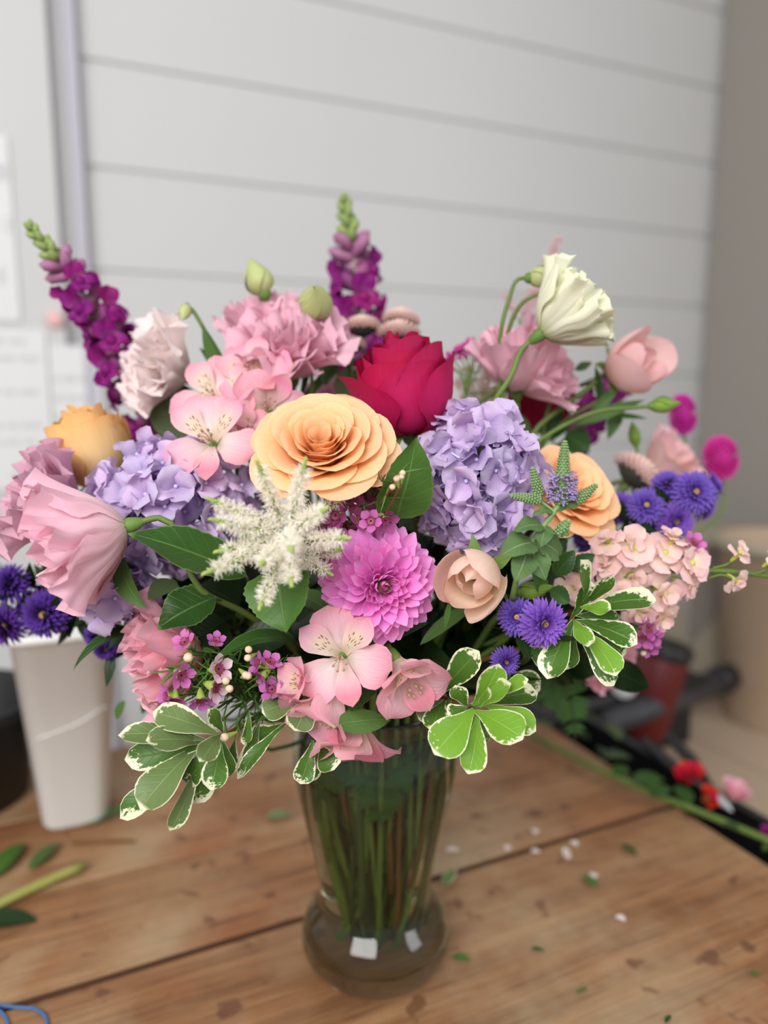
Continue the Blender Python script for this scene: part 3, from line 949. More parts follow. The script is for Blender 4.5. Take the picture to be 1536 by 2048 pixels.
# ------------------------------------------------------------------ astilbe
def plume_mesh(L, R, n, mats, seed, tipg=True, fil=4):
    r = np.random.default_rng(seed)
    mb = MB()
    mb.tube([(0, 0, 0), (0, L * .5, 0), (0, L, 0)], [.0006, .0005, .0003], 5, 1)
    for i in range(n):
        s = r.random() ** .9 * (.86 if tipg else 1.0)
        a = r.random() * 2 * PI
        rr = R * (1.02 - .72 * s) * (.35 + .65 * r.random())
        c = np.array([math.cos(a) * rr, s * L + rr * .4, math.sin(a) * rr])
        mb.octa(c, .00055 * (1.15 - .4 * s), 0)
        for k in range(fil):
            d = r.normal(size=3); d /= np.linalg.norm(d); d += np.array([math.cos(a), .3, math.sin(a)]) * .8
            e = c + d * .0022; w = np.cross(d, r.normal(size=3)); w = w / np.linalg.norm(w) * .00022
            mb.raw([c - w, c + w, e + w * .5, e - w * .5], [(0, 1, 2, 3)], None, 0)
    if tipg:
        for i in range(26):
            s = .8 + .22 * i / 26; a = i * 2.4
            rr = .0011 * (1.1 - (s - .8) * 4)
            mb.octa((math.cos(a) * rr, s * L, math.sin(a) * rr), .00085, 1)
    return mb.build('plume', mats)


def plumes(t, lst, mats, R=.006, n=150, tipg=True):
    for i, (p0, p1, k) in enumerate(lst):
        a, b2 = at(*p0), at(*p1)
        L = (b2 - a).length
        y = (b2 - a).normalized(); z = cv(.1, .2, 1); z = (z - y * z.dot(y)).normalized(); x = y.cross(z)
        M = Matrix((x, y, z)).transposed().to_4x4(); M.translation = a
        o = obj('flower_plume', plume_mesh(L, R * k, int(n * L / .03), mats, i + 3, tipg), t, M)
        o['kind'] = 'stuff'


c = (575, 1085, -.155)
t = flower('astilbe', 'white feathery star shaped astilbe in front of the open peach rose', 'astilbe', at(*c), cv(.0, -.3, .9), (), .0013, .0018)
Y0 = -.165
plumes(t, [((568, 1055, Y0), (513, 922, -.185), 1.0), ((580, 1052, Y0), (612, 917, -.185), .95), ((562, 1062, Y0), (414, 996, -.18), .95), ((560, 1068, Y0), (420, 1038, -.19), 1.0),
           ((585, 1060, Y0), (655, 1016, -.185), .9), ((588, 1080, Y0), (700, 1076, -.18), 1.0), ((562, 1082, Y0), (406, 1148, -.19), 1.15), ((565, 1075, Y0), (430, 1104, -.18), 1.0),
           ((575, 1085, Y0), (583, 1172, -.195), 1.0), ((570, 1095, Y0), (518, 1218, -.185), 1.05), ((578, 1065, -.17), (582, 1102, -.205), 1.1), ((580, 1095, -.15), (664, 1150, -.15), 1.0),
           ((600, 1110, -.14), (686, 1098, -.15), .9), ((562, 1090, Y0), (520, 1130, -.2), 1.1), ((590, 1045, -.14), (700, 990, -.13), .9), ((575, 1080, -.16), (600, 1150, -.15), 1.0)],
       [MT['ast_white'], MT['ast_green']], .0052, 200)
t = flower('astilbe', 'tan pink astilbe at the back, right of the magenta rose', 'astilbe', at(965, 830, .05), cv(0, 1, 0), (), .0012, .0016)
plumes(t, [((965, 830, .05), (935, 735, .05), 1.3), ((970, 830, .05), (985, 720, .05), 1.3), ((960, 830, .05), (915, 760, .05), 1.2), ((975, 830, .05), (1010, 760, .05), 1.2), ((985, 800, .06), (955, 690, .07), 1.0)],
       [MT['ast_tan'], MT['ast_tan']], .008, 110, False)
t = flower('astilbe', 'thin pink astilbe spike rising behind the lime bud at the top right', 'astilbe', at(1040, 640, .07), cv(-.1, 1, 0), (), .0012, .0016)
plumes(t, [((1040, 640, .07), (1118, 474, .07), .75), ((1035, 640, .07), (1012, 590, .07), .8), ((1040, 645, .07), (1075, 580, .07), 1.2)], [MT['ast_pink'], MT['ast_pink']], .0075, 80, False)

# ------------------------------------------------------------------ asters
def aster_ray_mesh(R, mat, seed):
    r = np.random.default_rng(seed)
    mb = MB()
    for ring, (n_, el, l) in enumerate(((30, -10, 1.0), (28, 8, .95), (26, 28, .84), (20, 48, .7), (14, 66, .5))):
        for k in range(n_):
            a = 2 * PI * (k + .5 * ring + r.uniform(-.2, .2)) / n_
            M = Matrix.Rotation(a, 4, 'Z') @ Matrix.Translation((0, R * .12, .0006 * ring)) @ Matrix.Rotation(math.radians(el + r.uniform(-9, 9)), 4, 'X')
            mb.add(blade(R * l * r.uniform(.88, 1), R * .2, 'ray', (0, 0, -14), .6, nv=5, nu=3), M)
    return mb.build('aster_rays', MT[mat])


AR = {m: [aster_ray_mesh(.0125, m, s) for s in range(3)] for m in ('aster', 'aster_dark')}
adisc = MB().lathe([(.0003, .0036), (.0012, .0035), (.0021, .0024), (.0022, .0)], 12).build('aster_disc', MT['aster_disc'])
acup = MB().lathe([(.0008, -.007), (.003, -.005), (.0042, -.002), (.003, .0)], 10).build('aster_cup', MT['stem_dark'])


def aster(label, heads, node, mat='aster', leafy=6):
    nd = at(*node)
    far = at(*heads[0][:3])
    t = flower('aster', label, 'aster', nd, (far - nd).normalized(), (), .0013, .0017, 'stem_dark')
    for (px, py, Y, f, sz) in heads:
        f = cv(*f); p = at(px, py, Y)
        M = frame(p, f, random.random() * 6) @ Matrix.Scale(sz, 4)
        h = obj('flower_head', acup, t, M)
        obj('ray_petals', random.choice(AR[mat]), h, M)
        obj('flower_disc', adisc, h, M)
        b2 = p - f * .006 * sz
        obj('branch', MB().tube(catmull([b2, b2 - f * .008, b2.lerp(nd, .6), nd], 4), .0009, 5).build('branch', MT['stem_dark']), t, Matrix())
        for k in range(leafy):
            q = p.lerp(nd, random.uniform(.1, .9))
            y = Vector((random.gauss(0, 1), random.gauss(0, 1), random.gauss(0, 1))).normalized() + (p - nd).normalized() * .5
            Ml = frame(q, y)
            obj('leaf', ALEAF, t, Ml @ Matrix.Rotation(PI / 2, 4, 'X'))
    return t


ALEAF = MB().add(blade(.028, .008, 'lance', (10, 0, -15), .3, nv=5, nu=3)).build('aster_leaf', MT['deep'])
aster('violet asters in a pair at the front right, below the peach ranunculus', [(1034, 1234, -.142, (-.2, .1, .9), .9), (1086, 1246, -.15, (.25, -.1, .95), 1.12)], (1045, 1300, -.09), 'aster', 3)
aster('small violet aster alone below the front pair', [(1012, 1322, -.13, (.1, -.2, .9), .72)], (1000, 1370, -.08), 'aster', 2)
aster('purple aster spray at the far right, left of the magenta globe flower', [(1335, 972, -.02, (-.2, .5, .7), 1.0), (1388, 985, -.03, (.1, .2, .95), 1.25), (1418, 972, -.02, (.7, .4, .4), 1.0), (1292, 1012, -.03, (-.1, .3, .9), 1.05),
                                   (1350, 1042, -.03, (.1, -.2, .9), 1.1), (1405, 1012, -.02, (.7, -.2, .5), .95), (1240, 1015, -.01, (-.2, .4, .8), 1.0), (1180, 1075, -.02, (0, .2, .8), 1.0)], (1200, 1120, .0), 'aster', 5)
aster('dark purple aster spray at the left edge, under the soft pink lisianthus', [(90, 1228, -.05, (-.1, -.1, .95), 1.35), (62, 1212, -.03, (-.4, .3, .7), 1.0), (22, 1168, -.04, (-.4, .2, .85), 1.15), (12, 1250, -.04, (-.4, -.4, .7), 1.25), (0, 1160, -.03, (-.8, .2, .5), 1.0), (185, 1192, -.05, (0, .1, .9), .95)], (250, 1215, -.02), 'aster_dark', 15)
aster('two small dark purple asters beside the coral lisianthus, under the hydrangea', [(195, 1268, -.06, (-.5, .2, .8), .8), (212, 1296, -.06, (.2, -.5, .8), .72)], (290, 1270, -.03), 'aster_dark', 3)

# ------------------------------------------------------------------ stock
SP = [MB().add(blade(L_, W_p, 'spoon', th, cp, 0, .0012, 1.5, nu=6, nv=7, ph=p)).build('stock_petal', MT['stock'])
      for L_, W_p, th, cp, p in ((.0125, .0125, (30, 5, -25), -.3, 0), (.0115, .0115, (55, 40, 10), .4, 2), (.0125, .0130, (20, 0, -40), -.2, 4))]
seye = MB().ball((0, 0, .002), .0022, 0, 8, 5).lathe([(.001, -.010), (.002, -.006), (.0018, 0)], 8).build('stock_eye', MT['stock_eye'])


def double_floret(t, p, f, sc, petals, eye, n1=5, n2=4, name='flower'):
    M = frame(p, f, random.random() * 6) @ Matrix.Scale(sc, 4)
    h = obj(name, eye, t, M)
    for k in range(n1):
        obj('petal', random.choice(petals), h, M @ Matrix.Rotation(k * 2 * PI / n1 + random.uniform(-.2, .2), 4, 'Z') @ Matrix.Translation((0, .0012, 0)) @ Matrix.Rotation(random.uniform(-.2, .25), 4, 'X'))
    for k in range(n2):
        obj('petal', random.choice(petals), h, M @ Matrix.Translation((0, 0, .0015)) @ Matrix.Rotation(k * 2 * PI / n2 + .6 + random.uniform(-.3, .3), 4, 'Z') @ Matrix.Rotation(random.uniform(.4, .8), 4, 'X') @ Matrix.Scale(.75, 4))
    return h


def spray(t, base_pts, mat='stem', r=.0014):
    obj('branch', MB().tube(catmull(base_pts, 5), r, 6).build('branch', MT[mat]), t, Matrix())


nd = at(1150, 1175, -.07)
t = flower('stock', 'peach pink stock spike stretching to the right edge', 'stock', nd, cv(.9, .1, .3), (), .0022, .0024)
spray(t, [nd, at(1260, 1150, -.085), at(1400, 1140, -.08), at(1560, 1155, -.075)], 'stem', .0019)
for px, py, f, sc in ((1262, 1098, (0, .3, .9), 1.3), (1215, 1085, (-.4, .7, .5), .9), (1325, 1110, (.2, .5, .8), 1.2), (1375, 1128, (.5, .2, .7), 1.2), (1345, 1080, (.2, .8, .4), .85), (1262, 1150, (-.1, -.3, .9), 1.05),
                      (1325, 1185, (.2, -.2, .9), 1.25), (1250, 1188, (-.2, -.1, .9), .95), (1170, 1142, (-.5, .2, .8), 1.0), (1150, 1172, (-.3, -.3, .8), 1.0), (1205, 1130, (-.1, .4, .8), 1.0), (1372, 1168, (.6, -.3, .6), 1.0),
                      (1322, 1232, (.3, -.5, .7), .95), (1278, 1222, (-.1, -.5, .8), .9), (1200, 1180, (-.1, -.2, .8), .9)):
    double_floret(t, at(px, py, -.085), cv(*f), sc, SP, seye)
for p0, p1, f in (((1455, 1128, -.08), (1478, 1108, -.085), (.4, .6, .6)), ((1445, 1150, -.08), (1470, 1160, -.085), (.3, -.4, .8)), ((1530, 1140, -.078), (1545, 1120, -.08), (.6, .6, .5))):
    spray(t, [at(p0[0] - 30, p0[1] + 8, p0[2]), at(*p0), at(*p1)], 'stem', .0009)
    double_floret(t, at(*p1), cv(*f), .72, SP, seye, 4, 3)

# ------------------------------------------------------------------ alstroemeria
AO = [MB().add(blade(.035, .029, 'tepal', (52, 20, -18), .3, 0, .0024, 1.4, nu=7, nv=11, ph=p)).build('alstroemeria_tepal', MT['als']) for p in (0, 2.5)]
AI = MB().add(blade(.035, .0205, 'narrow', (54, 30, 0), .35, 0, .0015, 1.4, nu=7, nv=11)).build('alstroemeria_streaked_tepal', MT['als_in'])
AL_ = MB().add(blade(.034, .018, 'narrow', (52, 22, -10), .35, 0, .0007, 1.4, nu=7, nv=11)).build('alstroemeria_lower_tepal', MT['als_low'])
STM = MB()
for k in range(6):
    a = k * 1.05
    STM.tube([(0, 0, .002), (.002 * math.cos(a), .002 * math.sin(a) - .001, .014), (.004 * math.cos(a), .004 * math.sin(a) - .004, .022)], .0004, 4, 0)
    STM.ball((.004 * math.cos(a), .004 * math.sin(a) - .004, .0225), .0011, 1, 6, 4, (1, 1, 1.5))
STM = STM.build('stamens', [MT['als_in'], MT['anther']])


def alstro(label, c, f, sc=1.0, roll=0.0, close=0.0, way=()):
    f = cv(*f)
    base = at(*c) - f * .016 * sc
    M = frame(base, f, roll) @ Matrix.Scale(sc, 4)
    t = flower('alstroemeria', label, 'alstroemeria', base - f * .006, f, way, .0015, .002)
    cl = Matrix.Rotation(close, 4, 'X')
    for k, a in enumerate((0, 120, 240)):        # outer whorl: one above, two at the sides
        obj('petal', AO[k % 2], t, M @ Matrix.Rotation(math.radians(a + random.uniform(-8, 8)), 4, 'Z') @ Matrix.Translation((0, .002, 0)) @ cl)
    for a in (46, -46):
        obj('petal', AI, t, M @ Matrix.Rotation(math.radians(a), 4, 'Z') @ Matrix.Translation((0, .0015, .001)) @ cl, 'streaked upper petal with a pale yellow patch')
    obj('petal', AL_, t, M @ Matrix.Rotation(math.radians(180 + random.uniform(-6, 6)), 4, 'Z') @ Matrix.Translation((0, .0015, .001)) @ cl)
    obj('stamens', STM, t, M)
    calyx(t, M @ Matrix.Translation((0, 0, -.002)), .0035, .008)
    return t


alstro('pink alstroemeria with freckled throat facing the viewer, directly below the dahlia', (680, 1315, -.155), (-.05, .12, .98), .86, .15)
alstro('pale pink alstroemeria turned to the lower right, under the dahlia', (815, 1358, -.145), (.35, -.5, .7), 1.0, .4, .55)
alstro('crumpled pink alstroemeria hanging below the freckled front one', (648, 1415, -.15), (-.5, -.65, .5), 1.05, 1.2, .6)
alstro('pale pink alstroemeria drooping lowest, over the vase rim', (702, 1476, -.135), (.05, -.85, .45), 1.15, .7, .5)
alstro('pink alstroemeria bud like flower left of the freckled front one', (602, 1365, -.15), (-.6, .25, .5), .7, 1.5, .7)
alstro('pink streaked alstroemeria lowest of the back left cluster, above the left hydrangea', (415, 868, -.09), (-.05, .35, .9), .92, .1)
alstro('pink streaked alstroemeria uppermost in the back left cluster, right of the pale lisianthus', (425, 788, -.05), (-.1, .35, .9), .92, -.2)
alstro('pale alstroemeria with streaks left of the open peach rose, pointing down', (535, 818, -.055), (.1, -.1, .95), .9, 2.6, .2)
alstro('pink alstroemeria under the ruffled pink lisianthus at the top centre', (505, 740, -.04), (-.15, .5, .8), .9, .6, .2)
alstro('partly hidden pink alstroemeria wedged left of the open peach rose', (490, 860, -.06), (.3, .3, .8), .7, 1.0, .5)

# ------------------------------------------------------------------ snapdragons
up_l = MB()
for s in (-1, 1):
    up_l.add(blade(.013, .012, 'round', (70, 60, 10), .5, 0, .0012, 1.2, nu=6, nv=7), Matrix.Rotation(s * .5, 4, 'Z') @ Matrix.Translation((0, .002, .010)))
up_l = up_l.build('upper_lip', MT['snap'])
lo_l = MB()
for s in (-1, 0, 1):
    lo_l.add(blade(.011, .0095, 'round', (50, 10, -60), .5, 0, .001, 1.2, nu=6, nv=7), Matrix.Rotation(PI + s * .8, 4, 'Z') @ Matrix.Translation((0, .002, .010)))
lo_l.ball((0, -.003, .012), .0042, 0, 8, 6)
lo_l = lo_l.build('lower_lip', MT['snap'])
tube_ = MB().lathe([(.0015, -.001), (.0042, .001), (.0048, .006), (.0052, .011), (.0030, .012)], 10).build('flower_tube', MT['snap_tube'])
sbud = MB().lathe([(.0006, 0), (.0026, .002), (.0032, .005), (.0022, .0085), (.0004, .0105)], 8).build('snap_bud', MT['snap_bud'])
sbudp = MB().lathe([(.0006, 0), (.003, .002), (.0034, .007), (.0036, .011), (.0006, .0145)], 8).build('snap_bud_purple', [MT['snap_budp']])


def snapdragon(label, p0, p1, s0, nf, nb, s1=.58, sc=1.0, bend=(0, 0, 0), way=()):
    a, b2 = at(*p0), at(*p1)
    t = flower('snapdragon', label, 'snapdragon', a, (b2 - a).normalized(), way, .002, .0022, 'stem', None, .02)
    mid = a.lerp(b2, .5) + Vector(bend)
    pts = catmull([a, mid, b2], 8)
    obj('flower_spike_stem', MB().tube(pts, np.linspace(.002, .0009, len(pts)), 7).build('spike', MT['snap_bud']), t, Matrix())

    def pt(s):
        i = min(len(pts) - 2, int(s * (len(pts) - 1))); k = s * (len(pts) - 1) - i
        return Vector(pts[i] * (1 - k) + pts[i + 1] * k), Vector(pts[i + 1] - pts[i]).normalized()
    for i in range(nf):
        s = s0 + (s1 - s0) * i / max(1, nf - 1)
        p, y = pt(s)
        an = i * 2.39996
        x = y.orthogonal().normalized()
        d = Matrix.Rotation(an, 3, y) @ x
        d = (d + y * .45).normalized()
        zz = (y - d * y.dot(d)).normalized()
        xx = zz.cross(d)
        M = Matrix((xx, zz, d)).transposed().to_4x4(); M.translation = p
        k = sc * lerp(1.15, .8, i / max(1, nf - 1)) * random.uniform(.9, 1.1)
        M = M @ Matrix.Scale(k, 4)
        fl = obj('flower', tube_, t, M)
        obj('upper_lip', up_l, fl, M); obj('lower_lip', lo_l, fl, M)
    for i in range(nb):
        q = i / max(1, nb - 1)
        s = lerp(s1 + .03, .98, q)
        p, y = pt(s)
        d = (Matrix.Rotation(i * 2.39996, 3, y) @ y.orthogonal().normalized() + y * lerp(.5, 1.4, q)).normalized()
        M = frame(p, d) @ Matrix.Scale(sc * lerp(1.05, .6, q), 4)
        obj('bud', sbudp if q < .3 else sbud, t, M, 'purple flower bud' if q < .3 else None)


snapdragon('purple snapdragon leaning out at the upper left, with green buds at its tip', (285, 800, .04), (56, 450, .03), .02, 17, 22, .64, 1.25, (.004, 0, .006))
snapdragon('purple snapdragon standing upright behind the button mums at the top centre', (722, 740, .1), (686, 396, .11), .0, 12, 22, .6, 1.5, (.004, 0, 0))
snapdragon('purple snapdragon flowers low at the left, behind the olive leaf', (320, 900, .06), (280, 826, .05), .0, 6, 0, .9, 1.1)
snapdragon('dark purple snapdragon spike far behind at the right, above the button mum', (1130, 880, .1), (1255, 745, .11), .05, 12, 6, .8, 1.05)
snapdragon('purple snapdragon behind the magenta rose, lower part hidden', (690, 790, .08), (700, 700, .08), .0, 7, 0, .95, 1.1)

# ------------------------------------------------------------------ button mums
def mum_mesh(R):
    mb = MB()
    n_ = 150
    for i in range(n_):
        q = (i + .5) / n_; al = math.radians(6 + 100 * q ** .6); phi = i * 2.39996
        d = Vector((math.sin(al) * math.cos(phi), math.sin(al) * math.sin(phi), math.cos(al)))
        zz = Vector((-math.cos(al) * math.cos(phi), -math.cos(al) * math.sin(phi), math.sin(al)))
        M = Matrix((d.cross(zz), d, zz)).transposed().to_4x4()
        M.translation = Vector((d.x * R * .62, d.y * R * .62, R * .18 + d.z * R * .30))
        mb.add(blade(R * .40, R * .2, 'spoon', (0, 16, 40), 1.1, nv=5, nu=4), M)
    mb.ball((0, 0, R * .18), R * .62, 0, 14, 8, (1, 1, .5))
    return mb.build('mum_petals', MT['mum'])


MUM = mum_mesh(.0155)
MUMC = MB().lathe([(.0012, -.004), (.006, -.002), (.0105, .001), (.0112, .0035), (.004, .005)], 14).build('mum_calyx', MT['mum_dark'])


def mum(label, c, f, sc):
    f = cv(*f); p = at(*c) - f * .004
    M = frame(p, f) @ Matrix.Scale(sc, 4)
    t = flower('button_mum', label, 'chrysanthemum', p - f * .003, f, (), .0013, .0018, 'stem')
    obj('calyx', MUMC, t, M); obj('petals', MUM, t, M)['kind'] = 'stuff'


mum('pale pink button mum leftmost of the upper three, above the magenta rose', (724, 654, .035), (-.05, .99, .06), .98)
mum('pale pink button mum highest and rightmost behind the magenta rose', (802, 640, .05), (.1, .99, .05), 1.0)
mum('pale pink button mum just above the top of the magenta rose', (798, 668, .02), (.05, .98, .12), 1.1)
mum('small pale pink button mum lowest, left of the magenta rose', (698, 692, .02), (-.1, .99, .05), .86)
mum('pink button mum seen from behind at the right, beside the far right asters', (1270, 950, .04), (.66, .72, .1), 1.45)

# ------------------------------------------------------------------ waxflower
def wax_mesh(mat):
    mb = MB()
    for k in range(5):
        mb.add(blade(.0058, .0058, 'round', (20, 25, 45), .5, nv=5, nu=4), Matrix.Rotation(k * 2 * PI / 5, 4, 'Z') @ Matrix.Translation((0, .0022, 0)), 0)
    mb.lathe([(.0026, .0008), (.0018, .0002), (.0006, .0004)], 10, 1)
    mb.lathe([(.0007, -.0065), (.0018, -.004), (.0027, -.0005), (.0026, .0008)], 10, 2)
    for k in range(10):
        a = k * PI / 5
        mb.octa((.0024 * math.cos(a), .0024 * math.sin(a), .0016), .0004, 1)
    return mb.build('waxflower_bloom', [MT[mat], MT['wax_eye'], MT['wax_cup']])


WX = {m: wax_mesh(m) for m in ('wax', 'wax_dusk', 'wax_pale')}
WB = MB().ball((0, 0, .003), .0021, 0, 8, 6).lathe([(.0006, -.004), (.0012, -.001), (.0017, .002)], 8, 1).build('wax_bud', [MT['wax_bud'], MT['wax_cup']])


def needles(t, pts, n_, Ln=.014, mat='needle'):
    mb = MB()
    for i in range(n_):
        k = random.random() * (len(pts) - 1.001); j = int(k); p = Vector(pts[j]).lerp(Vector(pts[j + 1]), k - j)
        y = (Vector(pts[j]) - Vector(pts[j + 1])).normalized()
        d = (Vector((random.gauss(0, 1), random.gauss(0, 1), random.gauss(0, 1))).normalized() + y * .9).normalized()
        mb.tube([p, p + d * Ln * .5, p + d * Ln * random.uniform(.8, 1.1)], [.0005, .0006, .0001], 4, 0, False)
    o = obj('needle_leaves', mb.build('needles', MT[mat]), t, Matrix()); o['kind'] = 'stuff'


def waxspray(label, nd, fl, buds, extra, mat, nn=60):
    ndv = at(*nd)
    far = at(*fl[0][:3])
    t = flower('waxflower', label, 'waxflower', ndv, (far - ndv).normalized(), (), .0012, .0016, 'stem_brown')
    for (px, py, Y, f, m, sc) in fl:
        p = at(px, py, Y); f = cv(*f)
        b2 = p - f * .0065 * sc
        obj('flower', WX[m], t, frame(p, f, random.random()) @ Matrix.Scale(sc, 4))
        c = catmull([b2, b2.lerp(ndv, .3) - f * .006, ndv], 5)
        obj('branch', MB().tube(c, .0006, 5).build('branch', MT[mat]), t, Matrix())
        needles(t, c, max(4, nn // len(fl)))
    for (px, py, Y, sc) in buds:
        p = at(px, py, Y); f = cv(random.uniform(-.6, .6), random.uniform(-.3, .6), .5)
        obj('bud', WB, t, frame(p, f) @ Matrix.Scale(sc, 4))
        c = catmull([p - f * .004, p.lerp(ndv, .4) - f * .008, ndv], 5)
        obj('branch', MB().tube(c, .0006, 5).build('branch', MT[mat]), t, Matrix())
    for tip in extra:
        p = at(*tip)
        c = catmull([p, p.lerp(ndv, .5) + Vector((0, 0, .004)), ndv], 6)
        obj('branch', MB().tube(c, .0007, 5).build('branch', MT[mat]), t, Matrix())
        needles(t, c, 14, .015)
    return t


rf = lambda a=.5: (random.uniform(-a, a), random.uniform(-a, a), 1)
fl = [(px, py, -.125 + random.uniform(-.01, .01), rf(.7), 'wax_dusk', random.uniform(.95, 1.15)) for px, py in
      ((700, 1000), (730, 985), (757, 1005), (748, 1030), (720, 1040), (690, 1052), (668, 1065), (655, 1095), (705, 1070), (735, 1060), (752, 965), (770, 1040), (672, 1030), (645, 1050), (690, 1110), (660, 1120))]
fl.append((742, 1042, -.14, (-.2, .1, 1), 'wax', .95))
waxspray('dusky pink waxflower cluster between the astilbe and the dahlia, with a needle sprig', (720, 1080, -.09), fl, [(795, 965, -.15, .9), (800, 952, -.15, .8), (788, 972, -.15, .8), (803, 960, -.15, .7)], [(800, 945, -.15), (806, 958, -.15), (770, 950, -.14)], 'stem_brown', 40)
fl = [(370, 1285, -.15, (-.3, .6, .7), 'wax', 1.0), (362, 1350, -.15, (.6, -.2, .6), 'wax', 1.1), (335, 1392, -.15, (-.7, .1, .6), 'wax', 1.0), (350, 1398, -.15, (.1, -.8, .6), 'wax', .95), (402, 1400, -.15, (.2, -.7, .6), 'wax', 1.1),
      (436, 1338, -.15, (.8, .2, .6), 'wax_pale', 1.2), (430, 1374, -.15, (.9, -.2, .5), 'wax_pale', 1.25), (518, 1328, -.15, (-.7, .4, .5), 'wax', .95), (540, 1325, -.15, (.4, .7, .5), 'wax', .95), (545, 1380, -.15, (-.3, .5, .7), 'wax', 1.05),
      (524, 1352, -.15, (-.7, -.5, .5), 'wax', .95), (432, 1282, -.14, (.2, .6, .6), 'wax', .8)]
waxspray('pink and white waxflower sprays at the lower left, above the variegated leaves', (560, 1370, -.08), fl, [(378, 1308, -.15, 1.3), (499, 1300, -.15, 1), (503, 1312, -.15, 1), (486, 1345, -.15, 1.05), (490, 1353, -.15, 1.1), (450, 1366, -.15, 1.1), (454, 1375, -.15, 1.1), (460, 1470, -.15, 1.2)],
         [(445, 1440, -.14), (470, 1455, -.14), (505, 1470, -.13), (430, 1420, -.14), (480, 1420, -.13), (520, 1440, -.12)], 'stem_dark', 320)
waxspray('small violet pink waxflower sprig hanging at the right, under the peach pink stock', (1230, 1240, -.07), [(1296, 1256, -.09, (.4, .2, .9), 'wax', 1.15), (1284, 1276, -.09, (-.3, -.3, .9), 'wax', 1.0), (1306, 1276, -.09, (.5, -.4, .8), 'wax', 1.0), (1300, 1296, -.085, (.2, -.6, .7), 'wax', .95), (1286, 1240, -.085, (-.2, .5, .8), 'wax', .9)], [(1290, 1305, -.085, .9)], [], 'stem', 14)
waxspray('two magenta waxflowers at the far right, above the tip of the stock', (1330, 1130, -.06), [(1386, 1086, -.08, (.3, .5, .8), 'wax', 1.1), (1398, 1100, -.08, (.6, .1, .8), 'wax', .95)], [], [], 'stem', 6)
# tiny magenta statice
ndv = at(930, 790, .04)
t = flower('statice', 'tiny magenta statice sprays at the back, right of the magenta rose', 'statice', ndv, cv(-.1, 1, 0), (), .0012, .0016)
for k, (px, py) in enumerate(((900, 715), (912, 700), (925, 692), (940, 686), (948, 700), (905, 735), (930, 710), (890, 728), (965, 715), (1105, 770), (1120, 800))):
    p = at(px, py, .04)
    mb = MB()
    for q in range(7):
        mb.ball(Vector((random.gauss(0, .002), random.gauss(0, .002), random.gauss(0, .0016))), .0019, 0, 6, 4)
    obj('flower', mb.build('statice_flower', MT['limo']), t, Matrix.Translation(p))
    obj('branch', MB().tube(catmull([p, p.lerp(ndv, .5) + Vector((.003, 0, .004)), ndv], 4), .0006, 5).build('branch', MT['stem']), t, Matrix())


# magenta globe flowers, out of focus at the right
def globe(label, p0, p1, w_px, way=()):
    a, b2 = at(*p0), at(*p1)
    f = (b2 - a).normalized(); Lg = (b2 - a).length
    D = (a - CAM).dot(FWD); R = w_px * D / F / 2
    t = flower('globe_flower', label, 'globe flower', a, f, way, .0012, .0018)
    M = frame(a, f)
    mb = MB()
    for i in range(150):
        q = (i + .5) / 150; th = math.acos(1 - 2 * q); ph = i * 2.39996
        d = Vector((math.sin(th) * math.cos(ph), math.sin(th) * math.sin(ph), -math.cos(th)))
        p = Vector((d.x * R * .8, d.y * R * .8, Lg / 2 + d.z * Lg * .42))
        mb.add(blade(R * .5, R * .34, 'lance', (0, 10, 25), .4, nv=4, nu=3), frame(p, Vector((d.x, d.y, 0)) if abs(d.z) > .99 else d) @ Matrix.Rotation(math.radians(60), 4, 'X'))
    mb.ball((0, 0, Lg / 2), R * .82, 0, 12, 8, (1, 1, Lg / (2 * R)))
    obj('bracts', mb.build('globe_bracts', MT['globe']), t, M)['kind'] = 'stuff'


globe('magenta globe flower out of focus at the right edge, rightmost', (1445, 955, .16), (1438, 876, .16), 58, [at(1380, 1080, .12), at(1250, 1180, .06)])
globe('magenta globe flower out of focus above the pale pink lisianthus at the back right', (1368, 868, .14), (1362, 790, .14), 46, [at(1300, 1000, .12), at(1220, 1140, .06)])

# ------------------------------------------------------------------ mint
def mint_spike(t, p0, p1, w_px, bloom=None):
    a, b2 = at(*p0), at(*p1)
    f = (b2 - a).normalized(); Lg = (b2 - a).length
    D = (a - CAM).dot(FWD); R = w_px * D / F / 2
    M = frame(a, f)
    mb = MB(); mb.tube([(0, 0, 0), (0, 0, Lg * .5), (0, 0, Lg * .98)], [R * .7, R * .6, R * .15], 8)
    n_ = int(Lg / .0014)
    lil = MB()
    for i in range(n_):
        s = i / n_
        rr = R * np.interp(s, [0, .15, .5, .85, 1], [.8, 1, .85, .5, .12])
        for k in range(9):
            an = k * 2 * PI / 9 + i * .35
            c = (math.cos(an) * rr * .8, math.sin(an) * rr * .8, s * Lg)
            mb.octa(c, .0009 * (1.15 - .4 * s), 0)
            if bloom and bloom[0] < s < bloom[1] and random.random() < .8:
                d = Vector((math.cos(an), math.sin(an), random.uniform(-.2, .4)))
                for q in range(3):
                    j = Vector((random.gauss(0, .4), random.gauss(0, .4), random.gauss(0, .4)))
                    p = Vector(c); e = p + (d + j).normalized() * .0042
                    lil.tube([p, p.lerp(e, .6), e], [.0002, .0005, .0003], 3, 0, False)
                    lil.octa(e, .0007, 0)
    o = obj('flower_spike', mb.build('mint_spike', MT['mint_spike']), t, M)
    if bloom:
        q = obj('florets', lil.build('mint_florets', MT['mint_lilac']), o, M, 'lilac florets in a band at the foot of the spike'); q['kind'] = 'stuff'


